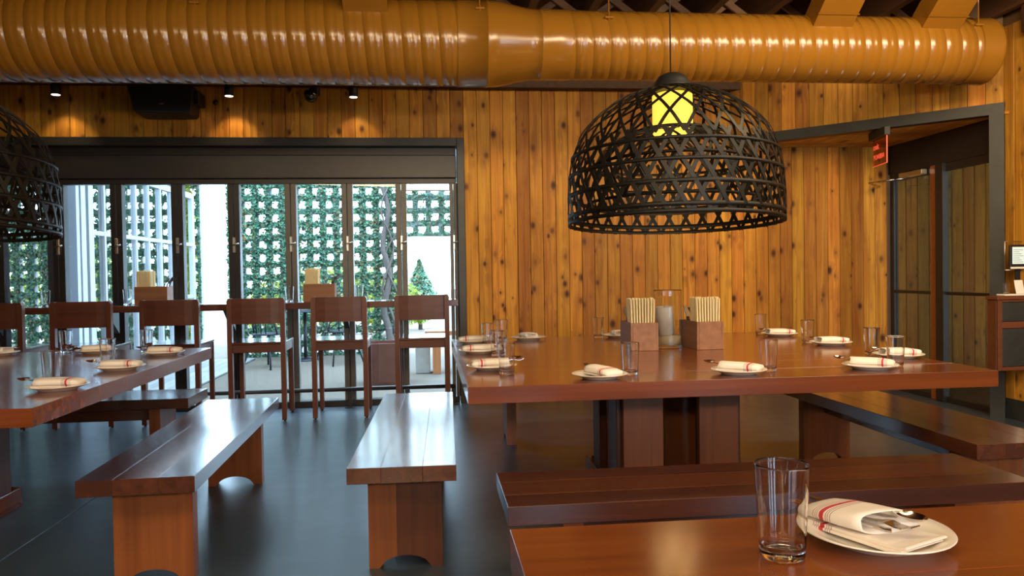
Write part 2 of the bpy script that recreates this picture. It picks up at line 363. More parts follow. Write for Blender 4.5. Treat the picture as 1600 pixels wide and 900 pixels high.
# ------------------------------------------------------------------ structure
WY = 7.14            # face of the window wall
RX = 4.48            # face of the right wall
DX0 = 2.87           # where the diagonal header leaves the window wall
HEAD = 2.37
PW = 0.122           # plank pitch
floor = MB().box(-5.3, 6.6, -3.2, 7.3, -0.12, -0.02).build('floor', FLOOR); tag(floor, 'dark polished concrete floor', kind='structure')
for (x0, x1) in ((-5.25, -1.853), (-1.847, 1.9), (1.906, 6.55)):
    for (y0, y1) in ((-3.1, 1.797), (1.803, 7.25)):
        MB().bbox(x0, x1, y0, y1, -0.03, 0.0, 0.002).build('floor_slab', FLOOR, floor)

def plank_mesh(h, wd=PW-0.0025, t=0.02):
    return MB().prism([(-wd/2, 0), (-wd/2, -t+0.004), (-wd/2+0.003, -t), (wd/2-0.003, -t), (wd/2, -t+0.004), (wd/2, 0)], 2, 0, h).mesh('plank', CEDAR)
def plank_run(parent, p0, p1, z0, z1, off=0.0, rng=None):
    # upright planks along a line on plan, facing the left of p0->p1 rotated (local -y)
    d = Vector((p1[0]-p0[0], p1[1]-p0[1])); n = d.length; a = math.atan2(d.y, d.x)
    k = max(1, round(n/PW)); me = plank_mesh(z1-z0, n/k-0.0025)
    for i in range(k):
        t = (i+0.5)/k; inst('plank', me, parent, (p0[0]+d.x*t, p0[1]+d.y*t, z0), a)

CEIL = 3.12
wall_back = MB().box(0.33, 7.2, WY+0.03, WY+0.16, 0, 3.5).build('wall_back', PLASTER)
MB().box(-5.3, 0.33, WY+0.03, WY+0.16, 2.44, 3.5).build('wall_lintel', PLASTER, wall_back)
tag(wall_back, 'knotty cedar plank wall around the folding windows', kind='structure')
wall_back.data.materials[0] = PLASTER
plank_run(wall_back, (0.335, WY+0.02), (RX+0.0, WY+0.02), 0.0, 3.05)
plank_run(wall_back, (-5.2, WY+0.02), (0.335, WY+0.02), 2.447, 3.05)
plank_run(wall_back, (RX+0.08, WY+0.02), (7.1, WY+0.02), 0.0, 3.05)

# diagonal header across the corner of the room
wall_diag = MB().add([(DX0+0.06, WY, 2.46), (RX, WY-(RX-DX0)+0.06, 2.46), (RX, WY, 2.46), (DX0+0.06, WY, 3.45), (RX, WY-(RX-DX0)+0.06, 3.45), (RX, WY, 3.45)],
                     [(0,1,4,3),(0,2,1),(3,4,5),(1,2,5,4),(2,0,3,5)]).build('wall_diagonal', PLASTER)
tag(wall_diag, 'cedar plank header cutting diagonally across the room corner', kind='structure')
s2 = math.sqrt(0.5)
plank_run(wall_diag, (DX0+0.03, WY-0.0), (RX-0.01, WY-(RX-DX0)+0.04), 2.457, 3.05)
soff = MB()
ns = 9
for i in range(ns):
    pass
# soffit boards under the header, running with the window wall
k = 12
for i in range(k):
    y1 = WY-0.001-i*(RX-DX0)/k; y0 = y1-(RX-DX0)/k+0.002
    xl1 = DX0+(WY-y1)+0.06; xl0 = DX0+(WY-y0)+0.06
    MB().prism([(xl1, y1), (RX-0.002, y1), (RX-0.002, y0), (min(xl0, RX-0.003), y0)][::-1], 2, HEAD, HEAD+0.02).build('soffit_board', CEDAR, wall_diag)
# blackened steel opening frame on the diagonal
tr1 = empty('trim_1'); tag(tr1, 'blackened steel frame around the diagonal door opening', kind='structure')
def diag_box(a0, a1, z0, z1, t0, t1):
    # a along the diagonal from the left corner (metres), t depth toward the room
    m = MB(); dx, dy = s2, -s2; nx, ny = -s2, -s2
    def P(a, t, z): return (DX0+dx*a+nx*t, WY+dy*a+ny*t, z)
    v = [P(a0,t0,z0),P(a1,t0,z0),P(a1,t1,z0),P(a0,t1,z0),P(a0,t0,z1),P(a1,t0,z1),P(a1,t1,z1),P(a0,t1,z1)]
    return m.add(v, [(0,1,2,3),(7,6,5,4),(4,5,1,0),(5,6,2,1),(6,7,3,2),(7,4,0,3)])
DL = (RX-DX0)/s2
diag_box(0.03, DL-0.13, HEAD, 2.457, -0.06, 0.035).build('head_member', STEEL, tr1)
diag_box(DL-0.13, DL-0.03, 0.0, 2.457, -0.06, 0.035).build('jamb_member', STEEL, tr1)
# right wall with the two glass doors in the corner bay
wall_right = MB().box(RX+0.02, RX+0.14, -3.2, 5.61, 0, 3.5).build('wall_right', PLASTER)
tag(wall_right, 'cedar plank wall behind the hanging cabinet', kind='structure')
plank_run(wall_right, (RX+0.02, 5.60), (RX+0.02, 2.0), 0.16, 3.05)
MB().box(RX-0.004, RX+0.019, 2.0, 5.60, 0.0, 0.16).build('steel_skirting', PANELST, wall_right)
MB().box(RX+0.02, RX+0.12, 5.61, WY, 2.10, 3.45).build('door_header', STEELD, wall_right)
def door(name, y0, y1, stile_l, stile_mat, label, closer):
    d = empty(name, (RX+0.02, (y0+y1)/2, 0)); tag(d, label, kind='structure'); h = (y1-y0)/2
    s_ = stile_l
    MB().bbox(0, 0.05, h-0.06, h, 0, 2.10).build('stile', STEELD, d)
    MB().bbox(0, 0.05, -h, -h+s_, 0, 2.10).build('stile', stile_mat, d)
    MB().bbox(0.002, 0.048, -h+s_, h-0.06, 2.03, 2.10).build('top_rail', STEELD, d)
    MB().bbox(0.002, 0.048, -h+s_, h-0.06, 0.0, 0.05).build('bottom_rail', STEELD, d)
    MB().bbox(0.002, 0.048, -h+s_, h-0.06, 0.945, 0.972).build('mid_rail', STEELD, d)
    for z0, z1 in ((0.05, 0.945), (0.972, 2.03)):
        MB().box(0.022, 0.028, -h+s_, h-0.06, z0, z1).build('pane', DOORGL, d)
    if closer:
        MB().bbox(-0.06, -0.001, -0.22, 0.13, 2.03, 2.085, 0.008).build('door_closer', CHROMED, d)
        MB().tube([(-0.03, -0.02, 2.03), (-0.36, 0.12, 1.99), (-0.10, 0.36, 1.985)], 0.008).build('closer_arm', CHROME, d)
door('door_1', 6.40, 7.12, 0.11, MAHZ, 'narrow glass door with red timber stile and closer beside the cedar wall', True)
door('door_2', 5.62, 6.39, 0.06, STEELD, 'dark steel framed glass door next to the diagonal frame jamb', False)
MB().bbox(RX-0.01, RX+0.05, 6.30, 6.40, 0, 2.10).build('meeting_stile', STEELD, wall_right)
pw_ = MB().box(7.1, 7.25, 2.6, 7.3, 0, 3.5).box(4.62, 6.2, 2.6, 2.75, 0, 3.5).build('wall_porch_shade', PLASTER); tag(pw_, 'unseen brown walls added to shade the porch behind the glass doors', kind='structure')  # unseen walls added to darken the view through the door glass
# rest of the room, out of view
wl = MB().box(-5.4, -5.25, -3.2, 7.3, 0, 3.5).build('wall_left', PLASTER); tag(wl, 'plain brown side wall', kind='structure')
wr = MB()
ops = [(0.9, 1.4), (2.1, 2.6), (3.3, 3.8)]; xa = -5.3
for x0, x1 in ops+[(4.6, 4.6)]:
    wr.box(xa, x0, -3.3, -3.15, 0, 3.5); xa = x1
for x0, x1 in ops: wr.box(x0, x1, -3.3, -3.15, 0, 0.8); wr.box(x0, x1, -3.3, -3.15, 2.7, 3.5)
wr = wr.build('wall_rear', PLASTER); tag(wr, 'rear wall with three tall windows', kind='structure')

# ceiling with joists and cross bracing
ceil = MB().box(-5.4, 7.2, -3.3, 7.3, 3.44, 3.54).build('ceiling', DARKW); tag(ceil, 'dark timber ceiling with exposed joists', kind='structure')
jm = MB().box(-0.03, 0.03, -3.1, WY, CEIL, 3.44).mesh('joist', DARKW)
js = 0.452; x = -5.1; xs = []
while x < 6.6: xs.append(x); inst('joist', jm, ceil, (x, 0, 0)); x += js
def brace_mesh(sgn):
    a, b = (0.03, CEIL+0.02), (js-0.03, 3.42)
    if sgn < 0: a, b = (0.03, 3.42), (js-0.03, CEIL+0.02)
    y = 0.025*sgn
    return MB().ribbon([(a[0], y, a[1]), (b[0], y, b[1])], [(0, 1, 0)]*2, 0.05, 0.025).mesh('cross_brace', BRACE)
bA, bB = brace_mesh(1), brace_mesh(-1)
for x in xs[:-1]:
    inst('cross_brace', bA, ceil, (x, 5.86, 0)); inst('cross_brace', bB, ceil, (x, 5.86, 0))
tr2 = MB().bbox(-5.2, RX, WY-0.09, WY-0.001, 2.90, CEIL).build('trim_2', DARKW); tag(tr2, 'dark timber ledger along the top of the cedar wall', kind='structure')
tr3 = MB().bbox(RX-0.09, RX-0.001, -3.0, 5.3, 2.92, CEIL).build('trim_3', DARKW); tag(tr3, 'dark timber ledger on top of the wall by the cabinet', kind='structure')

# folding windows
win = empty('window_1'); tag(win, 'dark steel folding window wall looking onto the patio', kind='structure')
MB().bbox(0.268, 0.335, WY-0.05, WY+0.16, 0, 2.445).build('frame_jamb', STEEL, win)
MB().bbox(-5.25, 0.268, WY-0.05, WY+0.16, HEAD, 2.445).build('frame_head', STEEL, win)
MB().bbox(-5.25, 0.262, WY+0.05, WY+0.16, 2.30, HEAD).build('track', STEELD, win)
MB().bbox(-5.25, 0.262, WY+0.0, WY+0.14, 2.085, 2.295, 0.006).build('blind_box', STEELD, win)
MB().bbox(-5.25, 0.262, WY+0.04, WY+0.12, 2.04, 2.085).build('top_rail', STEELD, win)
MB().bbox(-5.25, 0.262, WY+0.02, WY+0.13, 0.0, 0.055).build('bottom_rail', STEELD, win)
mull = [0.232, -0.25, -0.74, -1.245, -1.745, -2.236, -2.755, -3.245, -3.75, -4.25, -4.75]
for i, xm in enumerate(mull):
    hw = 0.034 if i == 0 else 0.05
    mo = MB().bbox(xm-hw, xm-0.003, WY+0.03, WY+0.12, 0.055, 2.04).bbox(xm+0.003, xm+hw, WY+0.03, WY+0.12, 0.055, 2.04).build('mullion', WINST_LIT if i < 4 else STEELD, win)
    MB().bbox(xm-0.012, xm+0.012, WY+0.012, WY+0.03, 1.42, 1.56, 0.004).tube([(xm, WY+0.012, 1.49), (xm, WY-0.02, 1.49), (xm+0.05, WY-0.02, 1.50)], 0.007).build('latch', CHROMED, mo)
    if i+1 < len(mull):
        pn = MB().box(mull[i+1]+0.05, xm-hw, WY+0.07, WY+0.075, 0.055, 2.04).build('pane', PANE, win)

# ------------------------------------------------------------------ air duct
duct = empty('air_duct', (0, 5.37, 2.79)); tag(duct, 'fat mustard yellow spiral air duct under the dark joists', 'air duct')
R1, R2 = 0.285, 0.235
def spiral(name, x0, x1, R, pitch=0.122, na=56):
    m = MB(); nseam = int((x1-x0)/pitch); prof = []
    # raised seams once per pitch with two finer ribs between them
    offs = [(-0.005, 0), (-0.002, -0.0035), (0.002, -0.0035), (0.005, 0), (0.036, 0), (0.0405, 0.0011), (0.045, 0), (0.077, 0), (0.0815, 0.0011), (0.086, 0)]
    for i in range(nseam):
        for o_, h in offs: prof.append((i*pitch+o_, h))
    vs_ = []; n = len(prof)
    for px, h in prof:
        for k in range(na):
            a = 2*PI*k/na
            xx = x0+0.01+px+pitch*(k/na)
            xx = min(max(xx, x0), x1)
            vs_.append((xx, -(R+h)*math.sin(a), (R+h)*math.cos(a)))
    fs = []
    for j in range(n-1):
        for k in range(na):
            k2 = (k+1) % na
            if k2 == 0:
                # close the helix: last column meets first column one pitch on
                j2 = min(j+10, n-2)
                fs.append((j*na+k, (j+1)*na+k, (j2+1)*na, j2*na))
            else: fs.append((j*na+k, (j+1)*na+k, (j+1)*na+k2, j*na+k2))
    m.add(vs_, fs, True)
    return m.build(name, DUCT, duct)
spiral('duct_run', -5.2, 0.36, R1)
spiral('duct_run', 0.84, 4.12, R2)
def xlathe(prof, n=56):
    m = MB(); vs_ = [(x_, -r*math.sin(2*PI*k/n), r*math.cos(2*PI*k/n)) for x_, r in prof for k in range(n)]
    return m.add(vs_, [(j*n+k, (j+1)*n+k, (j+1)*n+(k+1)%n, j*n+(k+1)%n) for j in range(len(prof)-1) for k in range(n)], True)
xlathe([(0.215, R1+0.0045), (0.41, R1+0.004), (0.412, R1+0.008), (0.425, R1+0.008), (0.43, R1+0.003), (0.50, R1+0.001), (0.70, R2+0.008), (0.78, R2+0.003), (0.785, R2+0.009), (0.795, R2+0.009), (0.80, R2+0.0045), (0.99, R2+0.0045)]).build('reducer', DUCT, duct)
xlathe([(3.975, R2+0.0045), (4.10, R2+0.0045), (4.115, R2+0.007), (4.135, R2+0.007), (4.145, R2+0.0), (4.150, R2-0.02), (4.150, 0.0)]).build('end_cap', DUCT, duct)
for hx, R in ((-4.0, R1), (-1.46, R1), (0.362, R1), (1.245, R2), (3.95, R2)):
    ay = -0.19*R/R2; az = math.sqrt(R*R-ay*ay)
    h_ = MB().bbox(hx-0.03, hx+0.03, ay-0.03, ay+0.01, az-0.012, az+0.003, 0.003).build('hanger_bracket', DUCT, duct)
    MB().tube([(hx, ay-0.012, az), (hx, ay-0.012, 0.55)], 0.0045).tube([(hx, ay-0.012, az-0.02), (hx, ay-0.012, az+0.02)], 0.009, 6).build('hanger_rod', DUCT, h_)
def branch(x0, x1, R):
    # rectangular branch duct leaving the front top of the main duct, rising toward the room
    a = math.radians(28); ay, az = -R*math.cos(a), R*math.sin(a)
    d = Vector((0, -0.80, 0.62)); p = Vector((0, ay+0.02, az-0.03)); q = p+d*0.52
    n_ = Vector((0, 0.62, 0.80))
    m = MB(); v = []
    for c in (p, q):
        v += [(x0, c.y, c.z), (x1, c.y, c.z), (x1, c.y+n_.y*0.16, c.z+n_.z*0.16), (x0, c.y+n_.y*0.16, c.z+n_.z*0.16)]
    m.add(v, [(0,1,5,4),(1,2,6,5),(2,3,7,6),(3,0,4,7),(4,5,6,7),(3,2,1,0)])
    b_ = m.build('branch_duct', DUCT, duct)
    e = MB(); c = p+d*0.13
    e.add([(x0-0.008, c.y-0.004, c.z-0.006), (x1+0.008, c.y-0.004, c.z-0.006), (x1+0.008, c.y+d.y*0.012-0.004, c.z+d.z*0.012-0.006), (x0-0.008, c.y+d.y*0.012-0.004, c.z+d.z*0.012-0.006),
           (x0-0.008, c.y+n_.y*.17, c.z+n_.z*.17), (x1+0.008, c.y+n_.y*.17, c.z+n_.z*.17)], [(0,1,2,3),(0,3,4),(1,5,2)])
    e.build('drive_cleat', DUCT, b_)
branch(-0.525, -0.24, R1); branch(2.70, 2.985, R2); branch(3.51, 3.80, R2)

# ------------------------------------------------------------------ woven pendant lamps
def interp(prof, t):
    # prof list of (r,z); t in 0..1 by arc length
    L_ = [0]
    for a, b in zip(prof, prof[1:]): L_.append(L_[-1]+math.hypot(b[0]-a[0], b[1]-a[1]))
    s_ = t*L_[-1]
    for i in range(len(prof)-1):
        if s_ <= L_[i+1]+1e-9:
            f = (s_-L_[i])/max(1e-9, L_[i+1]-L_[i]); a, b = prof[i], prof[i+1]
            return a[0]+(b[0]-a[0])*f, a[1]+(b[1]-a[1])*f, (b[0]-a[0], b[1]-a[1]), L_[-1]
    return prof[-1][0], prof[-1][1], (prof[-1][0]-prof[-2][0], prof[-1][1]-prof[-2][1]), L_[-1]
def weave(m, prof, count, t0, t1, slope, wd, sgn, off, seg=26, phase=0.0):
    for i in range(count):
        th = 2*PI*i/count+phase; pts = []; nr = []
        ts = [t0+(t1-t0)*j/seg for j in range(seg+1)]
        for j, t in enumerate(ts):
            r, z, d, Lt = interp(prof, t)
            if j: th += sgn*slope*(t-ts[j-1])*Lt/max(r, 0.10)
            dl = math.hypot(*d); nrm = (-d[1]/dl, d[0]/dl)      # outward in (r,z): profile rises and closes in
            nr_, nz_ = -nrm[0], -nrm[1]
            if nr_*1+nz_*0.2 < 0: nr_, nz_ = -nr_, -nz_
            pts.append(((r+nr_*off)*math.cos(th), (r+nr_*off)*math.sin(th), z+nz_*off)); nr.append((nr_*math.cos(th), nr_*math.sin(th), nz_))
        m.ribbon(pts, nr, wd, 0.003)
SH = [(0.540, 0.0), (0.543, 0.08), (0.541, 0.165), (0.536, 0.25), (0.521, 0.34), (0.480, 0.458), (0.432, 0.520), (0.372, 0.573), (0.318, 0.613), (0.262, 0.645), (0.195, 0.672), (0.126, 0.693), (0.085, 0.700)]
SHI = [(0.445, 0.10), (0.44, 0.20), (0.415, 0.30), (0.36, 0.385), (0.28, 0.44), (0.20, 0.468), (0.11, 0.478)]
def hoop(rz, t=0.02, out=0.004):
    r, z = rz; return MB().lathe([(r-0.004, z), (r+out, z), (r+out, z+t), (r-0.004, z+t), (r-0.004, z)], 72, cap=False)
def pendant(loc, label, energy, rot):
    p = empty('pendant_lamp', loc, 0); tag(p, label, 'pendant lamp', 'woven basket pendant lamps')
    m = MB()
    for sgn, of in ((1, 0.0), (-1, 0.004)):
        weave(m, SH, 36, 0.0, 0.43, 0.52, 0.0195, sgn, of, 12)
        weave(m, SH, 24, 0.40, 1.0, 0.52, 0.0155, sgn, of, 22, 0.05)
    m.build('woven_shade', RATTAN, p)
    m2 = MB()
    for sgn, of in ((1, 0.0), (-1, 0.004)):
        weave(m2, SHI, 18, 0.0, 1.0, 0.55, 0.015, sgn, of, 18)
    m2.build('inner_shade', RATTAN, p)
    for z, t in ((0.0, 0.018), (0.030, 0.022), (0.135, 0.020), (0.238, 0.016), (0.338, 0.014)):
        rr = 0.541 if z < 0.2 else (0.537 if z < 0.3 else 0.522)
        hoop((rr, z), t, 0.008).build('hoop', RATTAN, p)
    for rz in ((0.447, 0.10), (0.418, 0.295), (0.20, 0.466)): hoop(rz, 0.014).build('inner_hoop', RATTAN, p)
    MB().lathe([(0.105, 0.690), (0.112, 0.700), (0.098, 0.715), (0.092, 0.735), (0.072, 0.765), (0.04, 0.782), (0.012, 0.787), (0.0, 0.787)], 28).build('cap', BLACK, p)
    MB().lathe([(0.0, 0.470), (0.098, 0.470), (0.103, 0.476), (0.103, 0.668), (0.095, 0.672), (0.0, 0.672)], 32).build('paper_lantern', LANTERN, p)
    MB().tube([(0, 0, 0.785), (0, 0, 3.44-loc[2])], 0.0035, 6).build('cord', BLACK, p)
    for ch in p.children:        # the basket hangs a little askew from its cap
        if ch.name.split('.')[0] != 'cord': ch.rotation_euler = (-0.042, 0.008, 0); ch.location = (0, -0.033, 0)
    l = bpy.data.lights.new('lantern_bulb', 'POINT'); l.energy = energy; l.color = (1.0, 0.66, 0.28); l.shadow_soft_size = 0.12
    lo = bpy.data.objects.new('lantern_bulb', l); COL.objects.link(lo); lo.parent = p; lo.location = (0, 0, 0.34)
    return p
pendant((1.262, 3.90, 1.435), 'black woven basket pendant with lit yellow lantern over table by cedar wall', 3.5, 0.1)
pendant((-2.385, 4.02, 1.435), 'black woven basket pendant over the table beside the bar stools', 2.5, 0.5)

# ------------------------------------------------------------------ tables
def table(loc, label, wx=2.26, wy=2.24, pdx=0.0):
    t = empty('communal_table', loc); tag(t, label, 'table', 'square communal tables')
    n = 8
    for i in range(n):
        y0 = -wy/2+i*wy/n; y1 = y0+wy/n-0.0003
        MB().bbox(-wx/2, wx/2, y0, y1, 0.682, 0.75, 0.0010).build('top_board', MAHX, t)
    MB().box(-wx/2+0.25, wx/2-0.25, -0.35, -0.27, 0.62, 0.681).box(-wx/2+0.25, wx/2-0.25, 0.27, 0.35, 0.62, 0.681).build('cross_beam', MAHX, t)
    h = 0.31
    for sx in (-1, 1):
        for a in (-1, 1):
            c = a*0.2
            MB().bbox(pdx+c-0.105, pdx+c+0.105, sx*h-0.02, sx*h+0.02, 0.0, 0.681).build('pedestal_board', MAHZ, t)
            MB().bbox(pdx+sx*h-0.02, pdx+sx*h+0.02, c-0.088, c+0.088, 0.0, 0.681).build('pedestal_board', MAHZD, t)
        MB().bbox(pdx-h+0.021, pdx+h-0.021, sx*h-0.018, sx*h+0.018, 0.585, 0.619).build('pedestal_rail', MAHX, t)
    for sx in (-1, 1):
        MB().bbox(pdx+sx*0.35-0.018, pdx+sx*0.35+0.0, -0.35, 0.35, 0.0, 0.10).build('plinth_board', MAHY, t)
        MB().bbox(pdx-0.331, pdx+0.331, sx*0.35-0.009, sx*0.35+0.009, 0.0, 0.10).build('plinth_board', MAHX, t)
    return t
table((1.272, 4.15, 0), 'square mahogany communal table with chopstick boxes, before the cedar plank wall')
table((-2.53, 3.985, 0), 'square mahogany communal table set for diners beside the bar stools', pdx=0.0)
table((1.262, 0.215, 0), 'mahogany communal table laid with a single glass and plate')

# ------------------------------------------------------------------ benches (length along local X)
def leg_stave(x0, x1, w_, h, arch=0.05):
    # slab between x0 and x1 of a leg of half width w_, with its share of the arch cut
    c = w_*0.66; pts = []
    n = 8
    for i in range(n+1):
        x_ = x0+(x1-x0)*i/n
        z = arch*math.sqrt(max(0, 1-(x_/c)**2)) if abs(x_) < c else 0.0
        pts.append((x_, z))
    return pts+[(x1, h), (x0, h)]
def bench(loc, rot, L_, label, group='mahogany benches at the communal tables', flip=1, two=True):
    b = empty('bench', loc, rot); tag(b, label, 'bench', group)
    W, T, t = 0.42, 0.46, 0.062
    cuts = [-W/2, -W/2+0.13, -W/2+0.29, W/2]
    for a, c in zip(cuts, cuts[1:]):
        MB().bbox(-L_/2, L_/2, a, c-0.0002, T-t, T, 0.0012).build('seat_board', BENX, b)
    for sx in (-1, 1):
        x0 = sx*(L_/2-0.22)
        sp = -0.15+0.3*0.38
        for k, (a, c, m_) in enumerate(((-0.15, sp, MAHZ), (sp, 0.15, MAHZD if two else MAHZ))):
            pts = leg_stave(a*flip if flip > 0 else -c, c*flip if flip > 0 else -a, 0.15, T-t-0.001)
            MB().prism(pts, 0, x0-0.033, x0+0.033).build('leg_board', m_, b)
    MB().bbox(-L_/2+0.255, L_/2-0.255, -0.022, 0.022, 0.30, T-t-0.001).build('stretcher', BENX, b)
    return b
def along_y(cx, cyy, da=0.0): return (cx, cyy, 0), PI/2+da
bench(*along_y(-0.10, 3.90, -0.022), 1.85, 'mahogany bench standing in the aisle beside the table before the cedar wall', flip=-1)
bench(*along_y(-1.119, 3.89, 0.024), 1.85, 'mahogany bench pulled along the table beside the bar stools', flip=-1, two=False)
bench((1.138, 2.614, 0), 0.0, 1.81, 'mahogany bench between the single place setting and the cedar wall table', two=False)
bench(*along_y(2.44, 3.86, 0.0), 1.85, 'mahogany bench by the glass doors', two=False)
bench((-2.40, 5.11, 0), 0.0, 1.82, 'mahogany bench between the set table and the bar stools', two=False)
bench((1.24, 5.46, 0), 0.0, 1.82, 'mahogany bench tucked between the table and the cedar wall', two=False)

# ------------------------------------------------------------------ bar, stools, foot rail
bar = empty('bar_counter', (-2.5, 6.93, 0)); tag(bar, 'narrow mahogany bar counter along the folding windows', 'counter')
MB().bbox(-2.7, 2.748, -0.17, 0.16, 0.916, 0.972, 0.003).build('counter_top', BENX, bar)
for xb in (-2.2, -1.2, -0.24, 0.75, 1.75):
    MB().prism([(0.16, 0.915), (-0.10, 0.915), (0.16, 0.72)], 0, xb-0.02, xb+0.02).build('bracket', STEELD, bar)
rail = empty('foot_rail', (-2.5, 7.075, 0)); tag(rail, 'black steel foot rail running below the bar counter', 'rail')
MB().tube([(-2.7, 0, 0.168), (2.72, 0, 0.168)], 0.019, 10).build('pipe', STEELD, rail)
for xb in (-2.2, -1.2, -0.24, 0.755, 1.765, 2.70):
    MB().bbox(xb-0.018, xb+0.018, -0.012, 0.012, 0.004, 0.15).lathe([(0.05, 0), (0.05, 0.006)], 16, (xb, 0, 0)).build('post', STEELD, rail)
def stool():
    s_ = empty('bar_stool'); W = 0.46
    for sx in (-1, 1):
        x_ = sx*(W/2-0.019)
        pts = [(x_-0.019, 0.012), (x_+0.019, 0.012), (x_+0.0195, 0.64), (x_+0.0195, 1.0), (x_+(0.0195 if sx < 0 else 0.008), 1.024), (x_-(0.0195 if sx > 0 else 0.008), 1.024), (x_-0.0195, 1.0), (x_-0.0195, 0.64)]
        MB().prism(pts, 1, -0.235, -0.185).build('back_leg', STOOLZ, s_)
        MB().bbox(x_-0.018, x_+0.018, 0.195, 0.235, 0.012, 0.64, 0.003).build('front_leg', STOOLZ, s_)
        MB().bbox(x_-0.014, x_+0.014, -0.184, 0.194, 0.575, 0.64, 0.002).build('side_rail', STOOLX, s_)
        for y_ in (-0.21, 0.215): MB().lathe([(0.009, 0), (0.009, 0.0125)], 10, (x_, y_, 0)).build('glide', BLACK, s_)
    MB().bbox(-W/2+0.039, W/2-0.039, -0.225, -0.20, 0.575, 0.64, 0.002).build('back_rail', STOOLX, s_)
    MB().bbox(-W/2+0.037, W/2-0.037, 0.20, 0.225, 0.575, 0.64, 0.002).build('front_rail', STOOLX, s_)
    MB().bbox(-W/2+0.038, W/2-0.038, -0.224, -0.186, 0.641, 0.660, 0.003).bbox(-W/2, W/2, -0.184, 0.245, 0.641, 0.660, 0.004).build('seat', BENX, s_)
    pts = [(-W/2+0.039, -0.207), (-W/4, -0.215), (0, -0.218), (W/4, -0.215), (W/2-0.039, -0.207), (W/2-0.039, -0.187), (W/4, -0.195), (0, -0.198), (-W/4, -0.195), (-W/2+0.039, -0.187)]
    MB().prism(pts, 2, 0.812, 1.022).build('backrest', STOOLX, s_)
    return s_
st0 = stool()
ords = ['first', 'second', 'third', 'fourth', 'fifth', 'sixth']
for i, (sx, sy, sa) in enumerate(((-0.070, 6.785, 0.0), (-0.760, 6.770, 0.005), (-1.432, 6.735, 0.03), (-2.112, 6.73, 0.02), (-2.785, 6.70, 0.03), (-3.455, 6.72, 0.0))):
    o = st0 if i == 0 else copy_tree(st0)
    o.location = (sx, sy, 0); o.rotation_euler = (0, 0, sa)
    tag(o, 'mahogany bar stool with panel back, %s along the bar from the cedar wall' % ords[i], 'bar stool', 'bar stools at the window counter')

# ------------------------------------------------------------------ tableware
def tumbler_mesh():
    R, r, h = 0.0395, 0.0325, 0.138
    w_ = lambda z: r+(R-r)*(z-0.006)/(h-0.007)
    prof = [(0, 0.0012), (r-0.007, 0.0010), (r-0.005, 0.0), (r-0.002, 0.0005), (r-0.0004, 0.003), (w_(.006), 0.006), (w_(.008), 0.008), (w_(h*.5), h*.5), (w_(h-.004), h-0.004), (w_(h-.0015), h-0.0015), (R-0.0008, h-0.0001), (R-0.0013, h-0.0001),
            (w_(h-.0015)-.0021, h-0.0015), (w_(h-.004)-.0021, h-0.004), (w_(h*.5)-.0022, h*.5), (w_(.022)-.0023, 0.022), (w_(.019)-.0025, 0.019), (w_(.015)-.004, 0.0145), (r-0.010, 0.0115), (r-0.014, 0.0110), (0, 0.0110)]
    return MB().lathe(prof, 32, cap=False).mesh('tumbler', TUMBLER)
def plate_mesh():
    prof = [(0, 0.003), (0.062, 0.003), (0.066, 0.0), (0.072, 0.0), (0.076, 0.005), (0.100, 0.013), (0.1165, 0.0195), (0.1180, 0.0210), (0.1165, 0.0225), (0.098, 0.0165), (0.076, 0.0085), (0.070, 0.007), (0, 0.007)]
    return MB().lathe(prof, 48, cap=False).mesh('plate', CERAMIC)
TUM, PLA = tumbler_mesh(), plate_mesh()
def napkin_mesh(closed=True):
    # folded linen pocket, length along local X: stripes near -X, open cutlery mouth at +X
    m = MB(); n = 16; secs = [(-0.096, 0.036, 0.010, 0.0), (-0.090, 0.044, 0.014, 0.0), (-0.05, 0.046, 0.017, 0.001), (0.0, 0.046, 0.018, 0.001), (0.05, 0.044, 0.0185, 0.0), (0.078, 0.041, 0.019, 0.0)]
    def ring(x_, w_, h_, zc, k):
        out = []
        for i in range(n):
            a = 2*PI*i/n; c, s_ = math.cos(a), math.sin(a)
            out.append((x_+0.006*math.sin(3*a+x_*40)*0.5, math.copysign(abs(c)**0.75, c)*w_*k, 0.012+zc+h_+math.copysign(abs(s_)**0.6, s_)*h_*k))
        return out
    rings = [ring(x_, w_, h_*0.85, zc, 1) for x_, w_, h_, zc in secs]
    rings += [ring(0.0795, 0.0385, 0.019*0.85, 0, 0.93), ring(0.02, 0.040, 0.0175*0.85, 0, 0.86)]
    v = [p for r_ in rings for p in r_]
    f = [(j*n+i, j*n+(i+1)%n, (j+1)*n+(i+1)%n, (j+1)*n+i) for j in range(len(rings)-1) for i in range(n)]
    f = [q[::-1] for q in f]
    f += [tuple(range(n)), tuple((len(rings)-1)*n+i for i in range(n))[::-1]]
    m.add(v, f, True)
    # under layers of the fold, stepping out past the pocket mouth
    for (x0, x1, y0, y1, z0, z1) in ((-0.084, 0.094, -0.042, 0.040, 0.0065, 0.0105), (-0.088, 0.089, -0.040, 0.042, 0.011, 0.0145)):
        mm = MB().bbox(x0, x1, y0, y1, z0, z1, 0.0018); m.add(mm.v, mm.f)
    return m.mesh('napkin', LINEN)
def fork_mesh():
    # handle inside the napkin, tines beyond +X
    m = MB()
    m.ribbon([(-0.07, -.009, 0.026), (0.02, -.009, 0.027), (0.075, -.009, 0.030), (0.095, -.009, 0.034)], [(0, 0, 1)]*4, 0.010, 0.003)
    m.ribbon([(0.093, -.009, 0.034), (0.105, -.009, 0.036), (0.118, -.009, 0.034)], [(0, 0, 1)]*3, 0.023, 0.0022)
    for k in range(4):
        y_ = -0.0185+k*0.0063
        m.ribbon([(0.116, y_, 0.034), (0.132, y_, 0.033), (0.150, y_, 0.040)], [(0, 0, 1)]*3, 0.0036, 0.002)
    return m.mesh('fork', CHROME)
